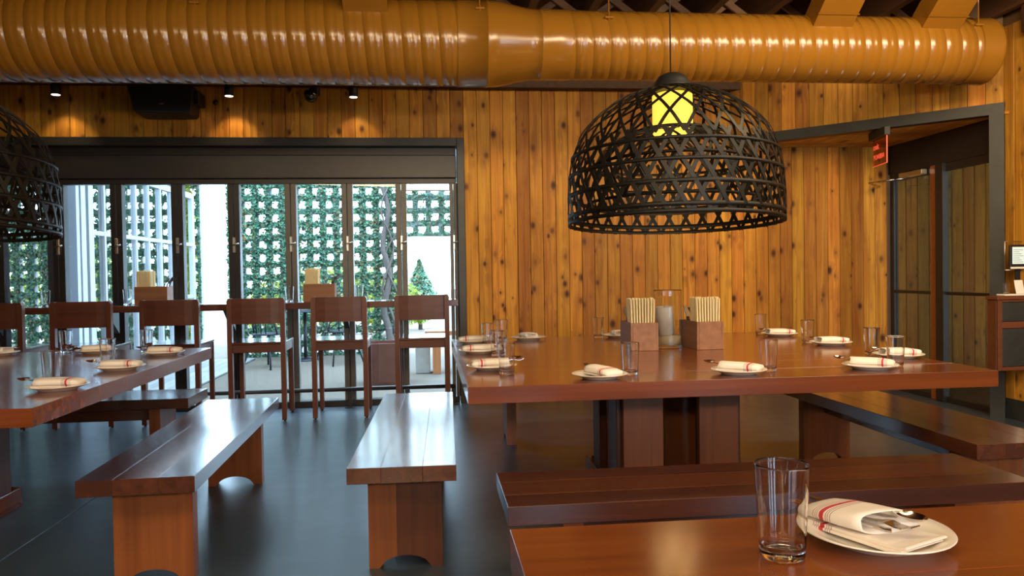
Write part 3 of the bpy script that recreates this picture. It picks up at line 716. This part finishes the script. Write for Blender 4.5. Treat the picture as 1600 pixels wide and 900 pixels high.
def spoon_mesh():
    m = MB()
    m.ribbon([(-0.07, 0.022, 0.027), (0.02, 0.022, 0.028), (0.08, 0.022, 0.033), (0.10, 0.022, 0.037)], [(0, 0, 1)]*4, 0.009, 0.003)
    vs_ = []; fs = []; nu, nv = 8, 16
    for i in range(nu+1):
        rr = i/nu
        for k in range(nv):
            a = 2*PI*k/nv
            vs_.append((0.122+0.028*rr*math.cos(a), 0.022+0.0185*rr*math.sin(a), 0.036+0.011*rr*rr))
    for i in range(nu):
        for k in range(nv): fs.append((i*nv+k, i*nv+(k+1)%nv, (i+1)*nv+(k+1)%nv, (i+1)*nv+k))
    m.add(vs_, fs, True)
    return m.mesh('spoon', CHROME)
def knife_mesh():
    m = MB()
    m.prism([(-0.07, -0.032), (0.085, -0.036), (0.118, -0.037), (0.126, -0.032), (0.118, -0.022), (0.08, -0.025), (-0.07, -0.025)], 2, 0.029, 0.032)
    return m.mesh('table_knife', CHROME)
def napkin_open_mesh():
    # wider folded napkin whose pocket stops short, the under layers carrying the cutlery heads
    m = MB(); n = 20; rings = []
    secs = [(-0.098, 0.040, 0.006, 0.0), (-0.094, 0.050, 0.011, 0.0), (-0.06, 0.054, 0.014, 0.0), (-0.02, 0.055, 0.016, 0.0), (0.02, 0.053, 0.018, 0.0), (0.036, 0.052, 0.0185, 0.0)]
    def ring(x_, w_, h_, k, sk):
        out = []
        for i in range(n):
            a = 2*PI*i/n; c, s_ = math.cos(a), math.sin(a)
            out.append((x_+sk*0.016*c-sk*0.010*max(0, s_), math.copysign(abs(c)**0.7, c)*w_*k, 0.016+h_+math.copysign(abs(s_)**0.65, s_)*h_*k))
        return out
    for i, (x_, w_, h_, z_) in enumerate(secs): rings.append(ring(x_, w_, h_*0.9, 1, 0 if i < 4 else 1))
    rings += [ring(0.037, 0.052, 0.0185*0.9, 0.93, 1), ring(0.0, 0.052, 0.0165*0.9, 0.88, 1), ring(-0.06, 0.050, 0.012, 0.8, 0)]
    v = [p for r_ in rings for p in r_]
    f = [(j*n+(i+1)%n, j*n+i, (j+1)*n+i, (j+1)*n+(i+1)%n) for j in range(len(rings)-1) for i in range(n)]
    f += [tuple(range(n)), tuple((len(rings)-1)*n+i for i in range(n))[::-1]]
    m.add(v, f, True)
    for (x0, x1, y0, y1, z0, z1) in ((-0.092, 0.094, -0.054, 0.050, 0.0060, 0.0105), (-0.096, 0.098, -0.050, 0.054, 0.0108, 0.0155)):
        # soft layer with a rounded, slightly lifted end
        pr = []
        for sgn in (1, -1):
            xs_ = [x0, x0+0.02, 0.0, x1-0.03, x1-0.012, x1-0.003, x1] if sgn > 0 else [x1, x1-0.003, x1-0.012, x1-0.03, 0.0, x0+0.02, x0]
            for x_ in xs_:
                zz = (z1 if sgn > 0 else z0)+0.004*max(0, (x_-0.06)/0.035)**2
                if abs(x_-x1) < 1e-6: zz += -0.0015 if sgn > 0 else 0.0015
                pr.append((x_, zz))
        mm = MB().prism(pr, 1, y0, y1); m.add(mm.v, mm.f)
    return m.mesh('napkin', LINEN)
NAP, FRK, SPN, KNF, NAPO = napkin_mesh(), fork_mesh(), spoon_mesh(), knife_mesh(), napkin_open_mesh()
def put(name, me, x_, y_, z_, rot, label, cat, group):
    o = inst(name, me, None, (x_, y_, z_), rot); return tag(o, label, cat, group)
def place(px, py, gx, gy, rot, where, tool, grp, nap_scale=1.0, gz=1.0, napoff=(0, 0), nap=None, cut=0.0):
    z = 0.7505
    put('plate', PLA, px, py, z, 0, 'white ceramic plate, ' + where, 'plate', 'plates ' + grp)
    put('napkin', nap or NAP, px+napoff[0], py+napoff[1], z+0.006, rot, 'red striped linen napkin, ' + where, 'napkin', 'napkins ' + grp)
    for t_ in tool:
        me, nm = {'f': (FRK, 'fork'), 's': (SPN, 'spoon'), 'k': (KNF, 'table_knife')}[t_]
        put(nm, me, px+napoff[0]+cut*math.cos(rot), py+napoff[1]+cut*math.sin(rot), z+0.0065, rot, 'steel %s tucked in the napkin, %s' % (nm.replace('table_', ''), where), nm.replace('table_', ''), 'cutlery ' + grp)
    if gx is not None:
        g = put('tumbler', TUM, gx, gy, z, 0, 'clear drinking glass, ' + where, 'glass', 'tumblers ' + grp); g.scale = (gz, gz, gz)
GA = 'on the table before the cedar wall'
A = "cedar wall table's aisle side, "
place(0.275, 4.94, 0.352, 4.757, 0.0, A+'place closest to the wall', 's', GA)
place(0.272, 4.32, 0.358, 4.154, 0.0, A+'middle place', 's', GA)
place(0.282, 3.58, 0.333, 3.39, 0.06, A+'place farthest from wall', 'sf', GA)
A = "cedar wall table's wall side, "
place(0.65, 5.10, 0.474, 5.09, -PI/2+0.2, A+'aisle end', 'f', GA)
place(1.27, 5.10, 1.13, 5.11, -PI/2-0.1, A+'behind the chopstick boxes', 'f', GA)
A = "cedar wall table's door side, "
place(2.31, 4.90, 2.251, 5.06, PI-0.05, A+'place closest to the wall', 's', GA)
place(2.31, 4.24, 2.246, 4.39, PI+0.05, A+'middle place', 's', GA)
place(2.29, 3.56, 2.251, 3.726, PI-0.12, A+'place farthest from wall', 's', GA)
A = "cedar wall table's side opposite wall, "
place(0.705, 3.175, 0.861, 3.261, PI/2+0.35, A+'aisle end', 'f', GA, napoff=(0.01, 0.0))
place(1.315, 3.18, 1.476, 3.238, PI/2+0.85, A+'centre', 'fs', GA)
place(1.928, 3.205, 2.075, 3.247, PI/2+0.95, A+'door end', 'fs', GA)
GB = 'on the table beside the bar stools'
A = "bar stool table's bench side, "
place(-1.525, 3.33, -1.665, 3.58, PI-0.03, A+'place farthest from stools', 's', GB)
place(-1.535, 3.99, -1.685, 4.23, PI+0.02, A+'middle place', 's', GB)
place(-1.56, 4.70, -1.725, 4.90, PI-0.04, A+'place closest to stools', 's', GB)
A = "bar stool table's window side, "
place(-2.03, 4.93, -2.235, 5.00, -PI/2-1.1, A+'beside the corner glass', 's', GB)
place(-2.60, 4.94, -2.83, 4.98, -PI/2+1.2, A+'second from the aisle', 's', GB)
place(0.72, 1.185, 0.540, 1.142, -1.16, 'alone on the otherwise bare table', 'fks', 'on the bare table', gz=1.06, napoff=(-0.008, 0.004), nap=NAPO, cut=-0.064)
for i, (gx, lab) in enumerate(((-3.27, 'clear drinking glass on the bar counter, farthest from the cedar wall'), (-2.60, 'clear drinking glass on the bar counter just behind a chopstick box'), (-1.235, 'clear drinking glass on the bar counter by the second chopstick box'), (-0.63, 'clear drinking glass on the bar counter nearest the cedar wall'))):
    put('tumbler', TUM, gx, 6.97, 0.9725, 0, lab, 'glass', 'tumblers on the bar counter')

# chopstick boxes: long side local X, open top, one divider
def chop_box(loc, rot, label, bundle_label, spoon_label, grp, nspoon=4):
    b = empty('chopstick_box', loc, rot); tag(b, label, 'box', 'wooden chopstick boxes')
    lx, wy, h, t = 0.27, 0.157, 0.157, 0.012
    MB().bbox(-lx/2, lx/2, -wy/2, -wy/2+t, 0, h, 0.0015).build('side', BOXW, b)
    MB().bbox(-lx/2, lx/2, wy/2-t, wy/2, 0, h, 0.0015).build('side', BOXW, b)
    MB().bbox(-lx/2, -lx/2+t, -wy/2+t, wy/2-t, 0, h, 0.0015).build('end_board', BOXW, b)
    MB().bbox(lx/2-t, lx/2, -wy/2+t, wy/2-t, 0, h, 0.0015).build('end_board', BOXW, b)
    MB().box(-lx/2+t, lx/2-t, -wy/2+t, wy/2-t, 0, 0.01).build('base', BOXW, b)
    MB().box(0.0, 0.008, -wy/2+t, wy/2-t, 0.01, h-0.01).build('divider', BOXW, b)
    m = MB(); rnd = random.Random(3)
    for i in range(12):
        for j in range(9):
            x_ = -lx/2+t+0.008+i*0.0095; y_ = -wy/2+t+0.009+j*0.0145
            fx, fy = 1+0.16*(x_+0.065)/0.05*0.0, 0
            top = 0.290+rnd.uniform(-0.006, 0.006); tx = x_+rnd.uniform(-.003, .003); ty = y_*1.13+rnd.uniform(-.002, .002)
            m.ribbon([(x_, y_, 0.011), (tx, ty, top)], [(0, 1, 0)]*2, 0.0068, 0.0068)
    c = m.build('chopstick_bundle', BAMBOO, None, loc, rot); tag(c, bundle_label, 'chopsticks', 'chopstick bundles', 'stuff')
    for k in range(nspoon):
        y_ = -0.045+k*0.026
        mm = MB(); a = (0.07+0.004*k, y_, 0.014); q = (0.105+0.012*(k % 2), y_*1.15, 0.175); e = (0.150+0.014*(k % 3), y_*1.3, 0.225+0.012*(k % 2))
        mm.ribbon([a, q, e], [(1, 0, -0.3)]*3, 0.016 if k % 2 else 0.012, 0.007)
        o = mm.build('serving_spoon', SPOONW, None, loc, rot); tag(o, spoon_label, 'spoon', grp)
chop_box((1.193, 4.325, 0.7505), PI/2-0.03, 'wooden chopstick box on the table, between aisle glass and candle vase', 'pale chopsticks in the box on the aisle side of the candle vase', 'dark spoon handle leaning from the box on the aisle side of the vase', 'spoons in the aisle side box')
chop_box((1.557, 4.30, 0.7505), PI/2+0.02, 'wooden chopstick box on the table, on the door side of the candle vase', 'pale chopsticks in the box on the door side of the candle vase', 'dark spoon handle leaning from the box on the door side of the vase', 'spoons in the door side box')
chop_box((-2.375, 6.95, 0.9725), 0.0, 'wooden chopstick box on the bar behind the fourth stool from cedar wall', 'pale chopsticks standing in the bar box behind the fourth stool from cedar wall', 'dark spoon handle in the bar box behind the fourth stool from cedar wall', 'spoons in the bar box farther from the cedar wall')
chop_box((-0.965, 6.95, 0.9725), 0.0, 'wooden chopstick box on the bar behind the second stool from cedar wall', 'pale chopsticks standing in the bar box behind the second stool from cedar wall', 'dark spoon handle in the bar box behind the second stool from cedar wall', 'spoons in the bar box nearer the cedar wall')
# hurricane vase with sand and candle
vz = empty('hurricane_vase', (1.374, 4.36, 0.7505)); tag(vz, 'tall clear glass cylinder vase between the chopstick boxes', 'vase')
MB().lathe([(0, 0.0), (0.077, 0.0), (0.079, 0.0), (0.082, 0.002), (0.083, 0.005), (0.083, 0.008), (0.083, 0.16), (0.083, 0.329), (0.083, 0.332), (0.0822, 0.3345), (0.0808, 0.3345), (0.080, 0.332), (0.080, 0.329), (0.080, 0.16), (0.080, 0.021), (0.0795, 0.018), (0.077, 0.0152), (0.074, 0.0148), (0, 0.0148)], 40, cap=False).build('glass_wall', TUMBLER, vz)
sn = MB().lathe([(0, 0.0), (0.076, 0.0), (0.077, 0.052), (0, 0.058)], 32).build('sand_fill', SAND, None, (1.374, 4.36, 0.7665)); tag(sn, 'pale sand filling the bottom of the candle vase', 'sand', kind='stuff')
cd = empty('pillar_candle', (1.362, 4.355, 0.826)); tag(cd, 'white pillar candle leaning in the sand of the glass vase', 'candle')
MB().lathe([(0, 0), (0.050, 0), (0.050, 0.158), (0.046, 0.163), (0.038, 0.157), (0, 0.155)], 28).build('wax', WAX, cd)
MB().tube([(0, 0, 0.154), (0.002, 0, 0.172)], 0.0015, 5).build('wick', BLACK, cd)
cd.rotation_euler = (0.03, -0.07, 0)

# ------------------------------------------------------------------ fittings on the walls
def spot(x_, lab):
    s_ = empty('ceiling_spotlight', (x_, 6.93, 2.90)); tag(s_, lab, 'spotlight', 'small black spotlights above the windows')
    MB().tube([(0, 0, 0.22), (0, 0, -0.03)], 0.012, 8).build('stem', BLACK, s_)
    MB().lathe([(0.012, -0.02), (0.034, -0.035), (0.040, -0.06), (0.040, -0.125), (0.034, -0.128)], 20).build('head', BLACK, s_)
    MB().lathe([(0.0, -0.1305), (0.033, -0.1305), (0.033, -0.1285)], 20).build('lens', SPOTFACE, s_)
    l = bpy.data.lights.new('spot_bulb', 'SPOT'); l.energy = 9; l.color = (1, 0.70, 0.36); l.spot_size = 1.5; l.spot_blend = 0.6; l.shadow_soft_size = 0.03
    lo = bpy.data.objects.new('spot_bulb', l); COL.objects.link(lo); lo.parent = s_; lo.location = (0, 0, -0.14); lo.rotation_euler = (0.35, 0, 0)
spot(-3.125, 'small black spotlight above the windows between pendant and speaker')
spot(-1.703, 'small black spotlight above the windows just beside the speaker')
spot(-0.640, 'small black spotlight above the windows near the dome camera')
sp = empty('wall_speaker', (-2.235, 6.93, 2.60)); tag(sp, 'black wedge shaped loudspeaker hung on the cedar wall', 'speaker')
pts = [(-0.225, 0.02), (-0.205, 0.0), (0.215, 0.0), (0.232, 0.02), (0.255, 0.235), (-0.275, 0.235)]
MB().prism(pts, 1, -0.10, 0.16).build('cabinet', BLACK, sp)
MB().prism([(-0.205, 0.02), (0.205, 0.02), (0.235, 0.215), (-0.25, 0.215)], 1, -0.108, -0.099).build('grille', simple('speaker cloth', (0.012, 0.012, 0.013), 0.9), sp)
MB().box(-0.012, 0.022, -0.110, -0.107, 0.075, 0.081).build('badge', CHROMED, sp)
MB().bbox(0.245, 0.285, -0.03, 0.17, 0.10, 0.21).build('bracket', BLACK, sp)
dc = empty('dome_camera', (-1.01, 7.02, 2.80)); tag(dc, 'black dome security camera on the cedar wall above the windows', 'camera')
MB().bbox(-0.02, 0.06, -0.03, 0.10, 0.02, 0.08, 0.01).build('mount', BLACK, dc)
MB().lathe([(0, -0.075), (0.03, -0.068), (0.052, -0.045), (0.06, -0.01), (0.06, 0.02), (0.05, 0.03), (0, 0.03)], 24, (0, -0.06, 0)).build('dome', simple('smoked dome', (0.01, 0.01, 0.011), 0.08, coat=1), dc)
ks = MB().lathe([(0, 0), (0.022, 0), (0.024, 0.01), (0, 0.012)], 16).build('round_wall_fitting', simple('dark brass', (0.10, 0.05, 0.015), 0.4, 0.6)); ks.location = (-1.87, WY-0.001, 2.76); ks.rotation_euler = (PI/2, 0, 0)
tag(ks, 'small round dark fitting on the cedar wall beside the speaker', 'wall fitting')
# red acrylic exit sign hanging from the soffit
sg = empty('exit_sign', (3.83, 6.20, 2.07)); sg.rotation_euler = (0, 0, PI/2-0.20); tag(sg, 'glowing red acrylic exit sign hanging by the glass doors', 'exit sign')
MB().bbox(-0.17, 0.19, -0.025, 0.025, 0.225, 0.298, 0.004).build('housing', BLACK, sg)
MB().box(-0.155, 0.155, -0.003, 0.003, 0.0, 0.225).build('acrylic_plate', REDAC, sg)
MB().box(-0.1585, -0.1555, -0.004, 0.004, -0.003, 0.225).box(-0.158, 0.158, -0.004, 0.004, -0.004, -0.0005).build('lit_edge', REDGLOW, sg)
for txt, z_, s_ in (('exit', 0.135, 0.080), ('YOABBA', 0.050, 0.062)):
    cu = bpy.data.curves.new('lettering', 'FONT'); cu.body = txt; cu.size = s_; cu.align_x = 'LEFT'; cu.offset = -0.0012; cu.extrude = 0.001; cu.materials.append(REDGLOW)
    tmp = bpy.data.objects.new('lettering', cu); COL.objects.link(tmp); bpy.context.view_layer.update()
    me = bpy.data.meshes.new_from_object(tmp.evaluated_get(bpy.context.evaluated_depsgraph_get())); bpy.data.objects.remove(tmp)
    o = inst('lettering', me, sg, (0.128, 0.0055, z_)); o.rotation_euler = (PI/2, 0, PI)
# hanging cabinet with steel drawers and the till screen
cb = empty('wall_cabinet', (4.20, 5.32, 0)); tag(cb, 'dark red timber cabinet with grey steel drawer fronts on the wall', 'cabinet')
REDW = wood('red brown cabinet timber', (0.10, 0.030, 0.014), (0.17, 0.055, 0.024), 0, 0.4, 0.1)
MB().bbox(0.015, 0.279, 0.02, 0.115, 0.405, 0.938).build('carcass', REDW, cb)
MB().bbox(0.005, 0.279, -0.008, 0.12, 0.939, 0.966).build('cabinet_top', REDW, cb)
MB().bbox(0.015, 0.05, 0.0, 0.019, 0.405, 0.938).build('face_stile', REDW, cb)
for z0, z1 in ((0.405, 0.434), (0.724, 0.772), (0.922, 0.938)): MB().bbox(0.051, 0.279, 0.0, 0.019, z0, z1).build('face_rail', REDW, cb)
MB().bbox(0.054, 0.277, 0.006, 0.019, 0.775, 0.919).build('drawer_front', PANELST, cb)
MB().bbox(0.054, 0.277, 0.006, 0.019, 0.437, 0.721).build('drawer_front', PANELST, cb)
tb = empty('till_screen', (4.335, 5.37, 1.165)); tag(tb, 'till tablet in a clear acrylic holder above the cabinet', 'tablet')
MB().box(-0.005, 0.140, 0.03, 0.036, -0.01, 0.215).build('acrylic_back', ACRYL, tb)
MB().tube([(0, 0.03, -0.005), (0, 0.03, 0.21), (0.14, 0.03, 0.21)], 0.004, 6).tube([(0, 0.03, -0.005), (0.14, 0.03, -0.005)], 0.004, 6).build('holder_edge', CHROMED, tb)
MB().bbox(0.02, 0.140, 0.0, 0.02, 0.012, 0.185, 0.004).build('bezel', BLACK, tb)
MB().box(0.037, 0.135, -0.002, 0.0, 0.040, 0.168).build('display', SCREEN, tb)
MB().box(0.021, 0.140, -0.004, -0.0005, 0.004, 0.018).build('card_slot', PAPER, tb)
INK = simple('screen print', (0.10, 0.16, 0.16), 0.5)
for k in range(7): MB().box(0.045, 0.125-0.015*(k % 3), -0.0028, -0.0021, 0.054+k*0.015, 0.057+k*0.015).build('text_line', INK, tb)
MB().box(0.08, 0.12, 0.022, 0.029, -0.198, 0.05).build('stand', BLACK, tb)
tray = MB().bbox(-0.04, 0.16, -0.045, 0.045, 0, 0.012).build('paper_tray', PAPER, None, (4.315, 5.37, 0.967)); tag(tray, 'flat white tray lying on top of the cabinet', 'tray')
gl = inst('tumbler', TUM, None, (4.318, 5.365, 0.980)); gl.scale = (0.62, 0.62, 0.62); tag(gl, 'small clear glass standing on the white tray', 'glass')
pn = MB().bbox(0, 0.075, 0, 0.008, 0, 0.105).build('notepad', PAPER, None, (4.378, 5.335, 0.981)); pn.rotation_euler = (-0.2, 0, 0.1); tag(pn, 'white notepad leaning on the cabinet below the tablet', 'notepad')

# ------------------------------------------------------------------ patio outside
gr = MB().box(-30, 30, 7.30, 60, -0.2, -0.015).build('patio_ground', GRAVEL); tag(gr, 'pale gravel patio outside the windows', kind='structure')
LY = 12.0; BP = 0.2
lw = empty('lattice_wall', (0, LY, 0)); tag(lw, 'ivy covered screen wall of square breeze blocks behind the patio', 'wall')
def block_verts(m, x_, z_):
    o_, i_, d = BP/2, 0.056, 0.05
    v = [(x_+sx*a, y_, z_+sz*a) for y_ in (-d, d) for a in (o_, i_) for sx, sz in ((-1,-1),(1,-1),(1,1),(-1,1))]
    f = []
    for k in range(4):
        k2 = (k+1) % 4
        f += [(k, k2, 4+k2, 4+k), (8+k2, 8+k, 12+k, 12+k2), (4+k, 4+k2, 12+k2, 12+k), (k2, k, 8+k, 8+k2)]
    m.add(v, f)
bm_ = MB(); block_verts(bm_, 0, 0); BM = bm_.mesh('breeze_block', BLOCK)
rest = MB(); cells = []; cand = []
for i in range(-48, 20):
    for j in range(0, 23):
        x_, z_ = i*BP+0.1, j*BP+0.08
        if -3.50 < x_ < -3.02: continue                      # open gap
        if x_ > -0.36 and x_ < 2.4 and z_ < 1.82: continue    # gateway
        cells.append((x_, z_))
        if -4.6 < x_ < 0.5 and z_ < 2.7: cand.append((abs(x_+1.6)+abs(z_-1.6), x_, z_))
cand.sort(); ind = {(x_, z_) for _, x_, z_ in cand[:300]}
for x_, z_ in cells:
    if (x_, z_) in ind: inst('breeze_block', BM, lw, (x_, 0, z_))
    else: block_verts(rest, x_, z_)
ro = rest.build('outer_blocks', BLOCK, lw); tag(ro, kind='stuff')
def leaves(n, sampler, size, seed, fold=0.25):
    rnd = random.Random(seed); v = []; f = []
    for i in range(n):
        p, nrm = sampler(rnd)
        s_ = size*rnd.uniform(0.6, 1.25)
        nn = Vector((nrm[0]+rnd.gauss(0, .45), nrm[1]+rnd.gauss(0, .45), nrm[2]+rnd.gauss(0, .45)+0.25)).normalized()
        a = nn.orthogonal().normalized(); a.rotate(Matrix.Rotation(rnd.uniform(0, 2*PI), 3, nn)); b_ = nn.cross(a); p = Vector(p); k = len(v)
        v += [p-a*s_*0.5, p-a*s_*0.1+b_*s_*0.45+nn*s_*fold, p+a*s_*0.6, p-a*s_*0.1-b_*s_*0.45+nn*s_*fold]
        f += [(k, k+2, k+1), (k, k+3, k+2)]
    lm = MB().add(v, f); lm.leafy = True; return lm
cset = cells
def ivy_sampler(rnd):
    while True:
        x_, z_ = rnd.choice(cset)
        if not (-6.5 < x_ < 0.8 and z_ < 2.9): continue
        dens = 0.45 if x_ > -0.4 else 0.9+0.1*math.sin(x_*1.7+1)
        if rnd.random() > dens: continue
        while True:
            u_, w_ = rnd.uniform(-.1, .1), rnd.uniform(-.1, .1)
            if max(abs(u_), abs(w_)) > 0.049 or rnd.random() < 0.06: break
        return (x_+u_, LY-0.065-abs(rnd.gauss(0, 0.035)), z_+w_), (0, -1, 0)
iv = leaves(42000, ivy_sampler, 0.047, 5).build('ivy', IVY); tag(iv, 'green ivy leaves growing all over the breeze block wall', 'ivy', kind='stuff')
tk = empty('ivy_trunk', (-0.65, LY-0.21, 0)); tag(tk, 'twisting grey ivy trunk climbing the screen wall', 'vine')
MB().tube([(0.0+0.05*math.sin(k*1.3), 0.02*math.cos(k*2.1), -0.02+k*0.2) for k in range(16)], [0.06-0.002*k for k in range(16)], 8).build('main_stem', BARK, tk)
MB().tube([(0.03+0.09*math.sin(k*0.9+1), -0.03+0.03*math.sin(k), 0.3+k*0.17) for k in range(14)], [0.022-0.0008*k for k in range(14)], 6).build('side_stem', BARK, tk)
MB().tube([(0.05+0.12*math.sin(k*0.6+2)+0.01*k, -0.03, 0.9+k*0.12) for k in range(12)], [0.016-0.0006*k for k in range(12)], 6).build('side_stem', BARK, tk)
# ivy clad post beside the open gap
ip = leaves(1500, lambda rnd: ((-3.52+rnd.gauss(0, .04), LY-0.25-abs(rnd.gauss(0, .05)), rnd.uniform(0, 2.78)), (0, -1, 0)), 0.05, 9).build('ivy_fringe', BUSH); tag(ip, 'dry yellow green ivy fringe on the edge of the open gap', 'ivy', kind='stuff')
# sunlit shrubs beyond the wall
for k, (sx, sy, sw, sh, lab) in enumerate(((-7.0, 15.0, 2.0, 2.1, 'sunlit yellow green shrub seen through the screen wall behind the white glazed partition'), (-1.9, 15.6, 1.9, 1.35, 'sunlit yellow green shrub seen through the screen wall behind the stools'),)):
    def smp(rnd, sx=sx, sy=sy, sw=sw, sh=sh):
        a, b_ = rnd.uniform(0, 2*PI), math.acos(rnd.uniform(-0.2, 1)); r_ = rnd.uniform(0.75, 1.0)
        d = (math.cos(a)*math.sin(b_), math.sin(a)*math.sin(b_), math.cos(b_))
        return (sx+d[0]*sw*r_, sy+d[1]*0.8*r_, max(0.02, sh*0.3+d[2]*sh*0.75*r_)), d
    sh_ = empty('shrub', (sx, sy, 0)); tag(sh_, lab, 'shrub', 'shrubs beyond the screen wall')
    f_ = leaves(6000, smp, 0.085, 20+k).build('foliage', BUSH, sh_); f_.matrix_parent_inverse = Matrix.Translation((-sx, -sy, 0)); tag(f_, kind='stuff')
    MB().tube([(0, 0, -0.02), (0.05, 0, sh*0.6)], [0.06, 0.03], 7).build('stem', BARK, sh_)
cn = empty('young_conifer', (-0.22, 17.0, 0)); tag(cn, 'small conifer seen through the bright gateway', 'tree')
def csm(rnd):
    h = rnd.random()**1.3; a = rnd.uniform(0, 2*PI); r_ = (1-h)*0.62*rnd.uniform(0.5, 1)
    return (r_*math.cos(a), r_*math.sin(a), 0.25+h*1.25), (math.cos(a), math.sin(a), 0.3)
tag(leaves(1400, csm, 0.09, 31).build('foliage', IVY, cn), kind='stuff')
MB().tube([(0, 0, -0.02), (0, 0, 1.2)], [0.05, 0.02], 7).build('trunk', BARK, cn)
bm2 = MB().bbox(-0.40, 1.4, LY-0.55, LY-0.40, 2.44, 2.55).build('beige_beam', BEIGE); bm2.name = 'gateway_beam'; tag(bm2, 'beige timber beam across the top of the gateway', 'beam')
# deck
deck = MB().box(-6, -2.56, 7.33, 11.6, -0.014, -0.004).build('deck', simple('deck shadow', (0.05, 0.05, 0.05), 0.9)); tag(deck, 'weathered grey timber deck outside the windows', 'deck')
dm = MB().bbox(-0.069, 0.069, 7.33, 11.6, -0.004, 0.012, 0.003).mesh('deck_board', DECKW)
for k in range(24): inst('deck_board', dm, deck, (-2.635-k*0.143, 0, 0))
# white glazed partition running away from the window wall
gp = empty('glazed_partition', (-3.35, 9.4, 0.013)); tag(gp, 'white painted glazed partition running out across the deck', 'partition')
for y_, wd in ((7.72, 0.10), (7.86, 0.10), (8.03, 0.11), (8.36, 0.04), (8.79, 0.04), (9.22, 0.04), (9.62, 0.04), (10.04, 0.04), (10.46, 0.04), (10.88, 0.06), (11.36, 0.09)):
    MB().bbox(-0.03, 0.03, y_-9.4-wd/2, y_-9.4+wd/2, 0, 2.36).build('post' if wd > 0.05 else 'glazing_bar', WHITEP, gp)
for z0, z1 in ((0.0, 0.12), (0.90, 0.95), (1.63, 1.675), (2.30, 2.38)):
    MB().bbox(-0.025, 0.025, 8.09-9.4, 11.315-9.4, z0, z1).build('rail', WHITEP, gp)
for y0, y1 in ((8.085, 8.34), (8.38, 8.77), (8.81, 9.20), (9.24, 9.60), (9.64, 10.02), (10.06, 10.44), (10.48, 10.85)):
    MB().box(-0.003, 0.003, y0-9.4, y1-9.4, 0.12, 2.30).build('pane', PANE, gp)
dk = MB().bbox(-3.42, -3.30, 7.34, 7.66, 0.013, 2.7).build('dark_interior_post', simple('dark interior tone', (0.045, 0.048, 0.065), 0.5)); tag(dk, 'dark post standing in for the dark interior where partition meets the windows', 'post')  # added post standing in for the side wing's dark interior
pr_ = MB().box(-9.0, -3.05, 7.32, 11.7, 2.85, 2.95).box(-9.0, -8.9, 7.32, 11.7, 0, 2.85).build('ceiling_deck_shade', DARKW); tag(pr_, 'unseen dark roof and side wall added to shade the glazed deck room', kind='structure')  # unseen roof and side wall added to shade the ivy behind the partition
# planter, block seat and bench
pl = empty('steel_planter', (-0.42, 8.75, -0.015)); tag(pl, 'low rusted steel planter box standing on the gravel', 'planter')
for x0, x1, y0, y1 in ((-0.30, 0.17, -0.22, -0.205), (-0.30, 0.17, 0.205, 0.22), (-0.30, -0.285, -0.205, 0.205), (0.155, 0.17, -0.205, 0.205)):
    MB().bbox(x0, x1, y0, y1, 0, 0.46, 0.002).build('plate', CORTEN, pl)
MB().box(-0.285, 0.155, -0.205, 0.205, 0.30, 0.42).build('soil', simple('dark soil', (0.05, 0.035, 0.025), 0.95), pl)
bs = MB().bbox(-0.09, 0.09, -0.12, 0.12, 0, 0.44, 0.008).build('concrete_block_seat', CONC, None, (-0.10, 9.55, -0.015)); tag(bs, 'pale concrete block seat beside the outdoor hardwood bench', 'seat')
ob = empty('patio_bench', (0.35, 9.50, -0.015)); tag(ob, 'orange hardwood bench on the gravel beyond the folding windows', 'bench')
MB().bbox(-0.42, 0.7, -0.18, 0.18, 0.47, 0.525).build('seat', ORANGEW, ob)
MB().bbox(-0.33, -0.23, -0.15, 0.15, 0, 0.469).build('leg', ORANGEW, ob); MB().bbox(0.5, 0.6, -0.15, 0.15, 0, 0.469).build('leg', ORANGEW, ob)
# wrought iron chairs
def iron_chair():
    c = empty('patio_chair'); 
    MB().lathe([(0, 0.44), (0.20, 0.44), (0.205, 0.45), (0.20, 0.46), (0, 0.455)], 24).build('seat', IRON, c)
    for sx in (-1, 1):
        for sy in (-1, 1): MB().tube([(sx*0.13, sy*0.13, 0.445), (sx*0.19, sy*0.19, 0.22), (sx*0.24, sy*0.24, 0.0)], 0.012, 6).build('leg', IRON, c)
    MB().tube([(0.20*math.cos(PI*t/12), 0.06+0.16*math.sin(PI*t/12)*0.6, 0.45+0.42*math.sin(PI*t/12)) for t in range(13)], 0.012, 6).build('back_hoop', IRON, c)
    for k in (-0.08, 0, 0.08): MB().tube([(k, 0.14, 0.455), (k*1.2, 0.155, 0.83 if k == 0 else 0.79)], 0.007, 5).build('back_bar', IRON, c)
    return c
c0 = iron_chair()
for i, (cx, cyy, a, lab) in enumerate(((-2.15, 10.55, 2.6, 'dark wrought iron chair on the gravel beside the deck'), (-1.25, 10.75, -2.5, 'dark wrought iron chair between the round patio table and the trunk'))):
    o = c0 if i == 0 else copy_tree(c0)
    o.location = (cx, cyy, -0.015); o.rotation_euler = (0, 0, a); tag(o, lab, 'chair', 'wrought iron patio chairs')
pt = empty('patio_table', (-1.80, 11.35, -0.015)); tag(pt, 'round dark iron table among the patio chairs', 'table')
MB().lathe([(0, 0.70), (0.33, 0.70), (0.335, 0.71), (0.33, 0.72), (0, 0.72)], 28).build('table_top', IRON, pt)
MB().tube([(0, 0, 0.03), (0, 0, 0.70)], 0.025, 8).lathe([(0.20, 0.0), (0.20, 0.015), (0.03, 0.04)], 20).build('pedestal', IRON, pt)
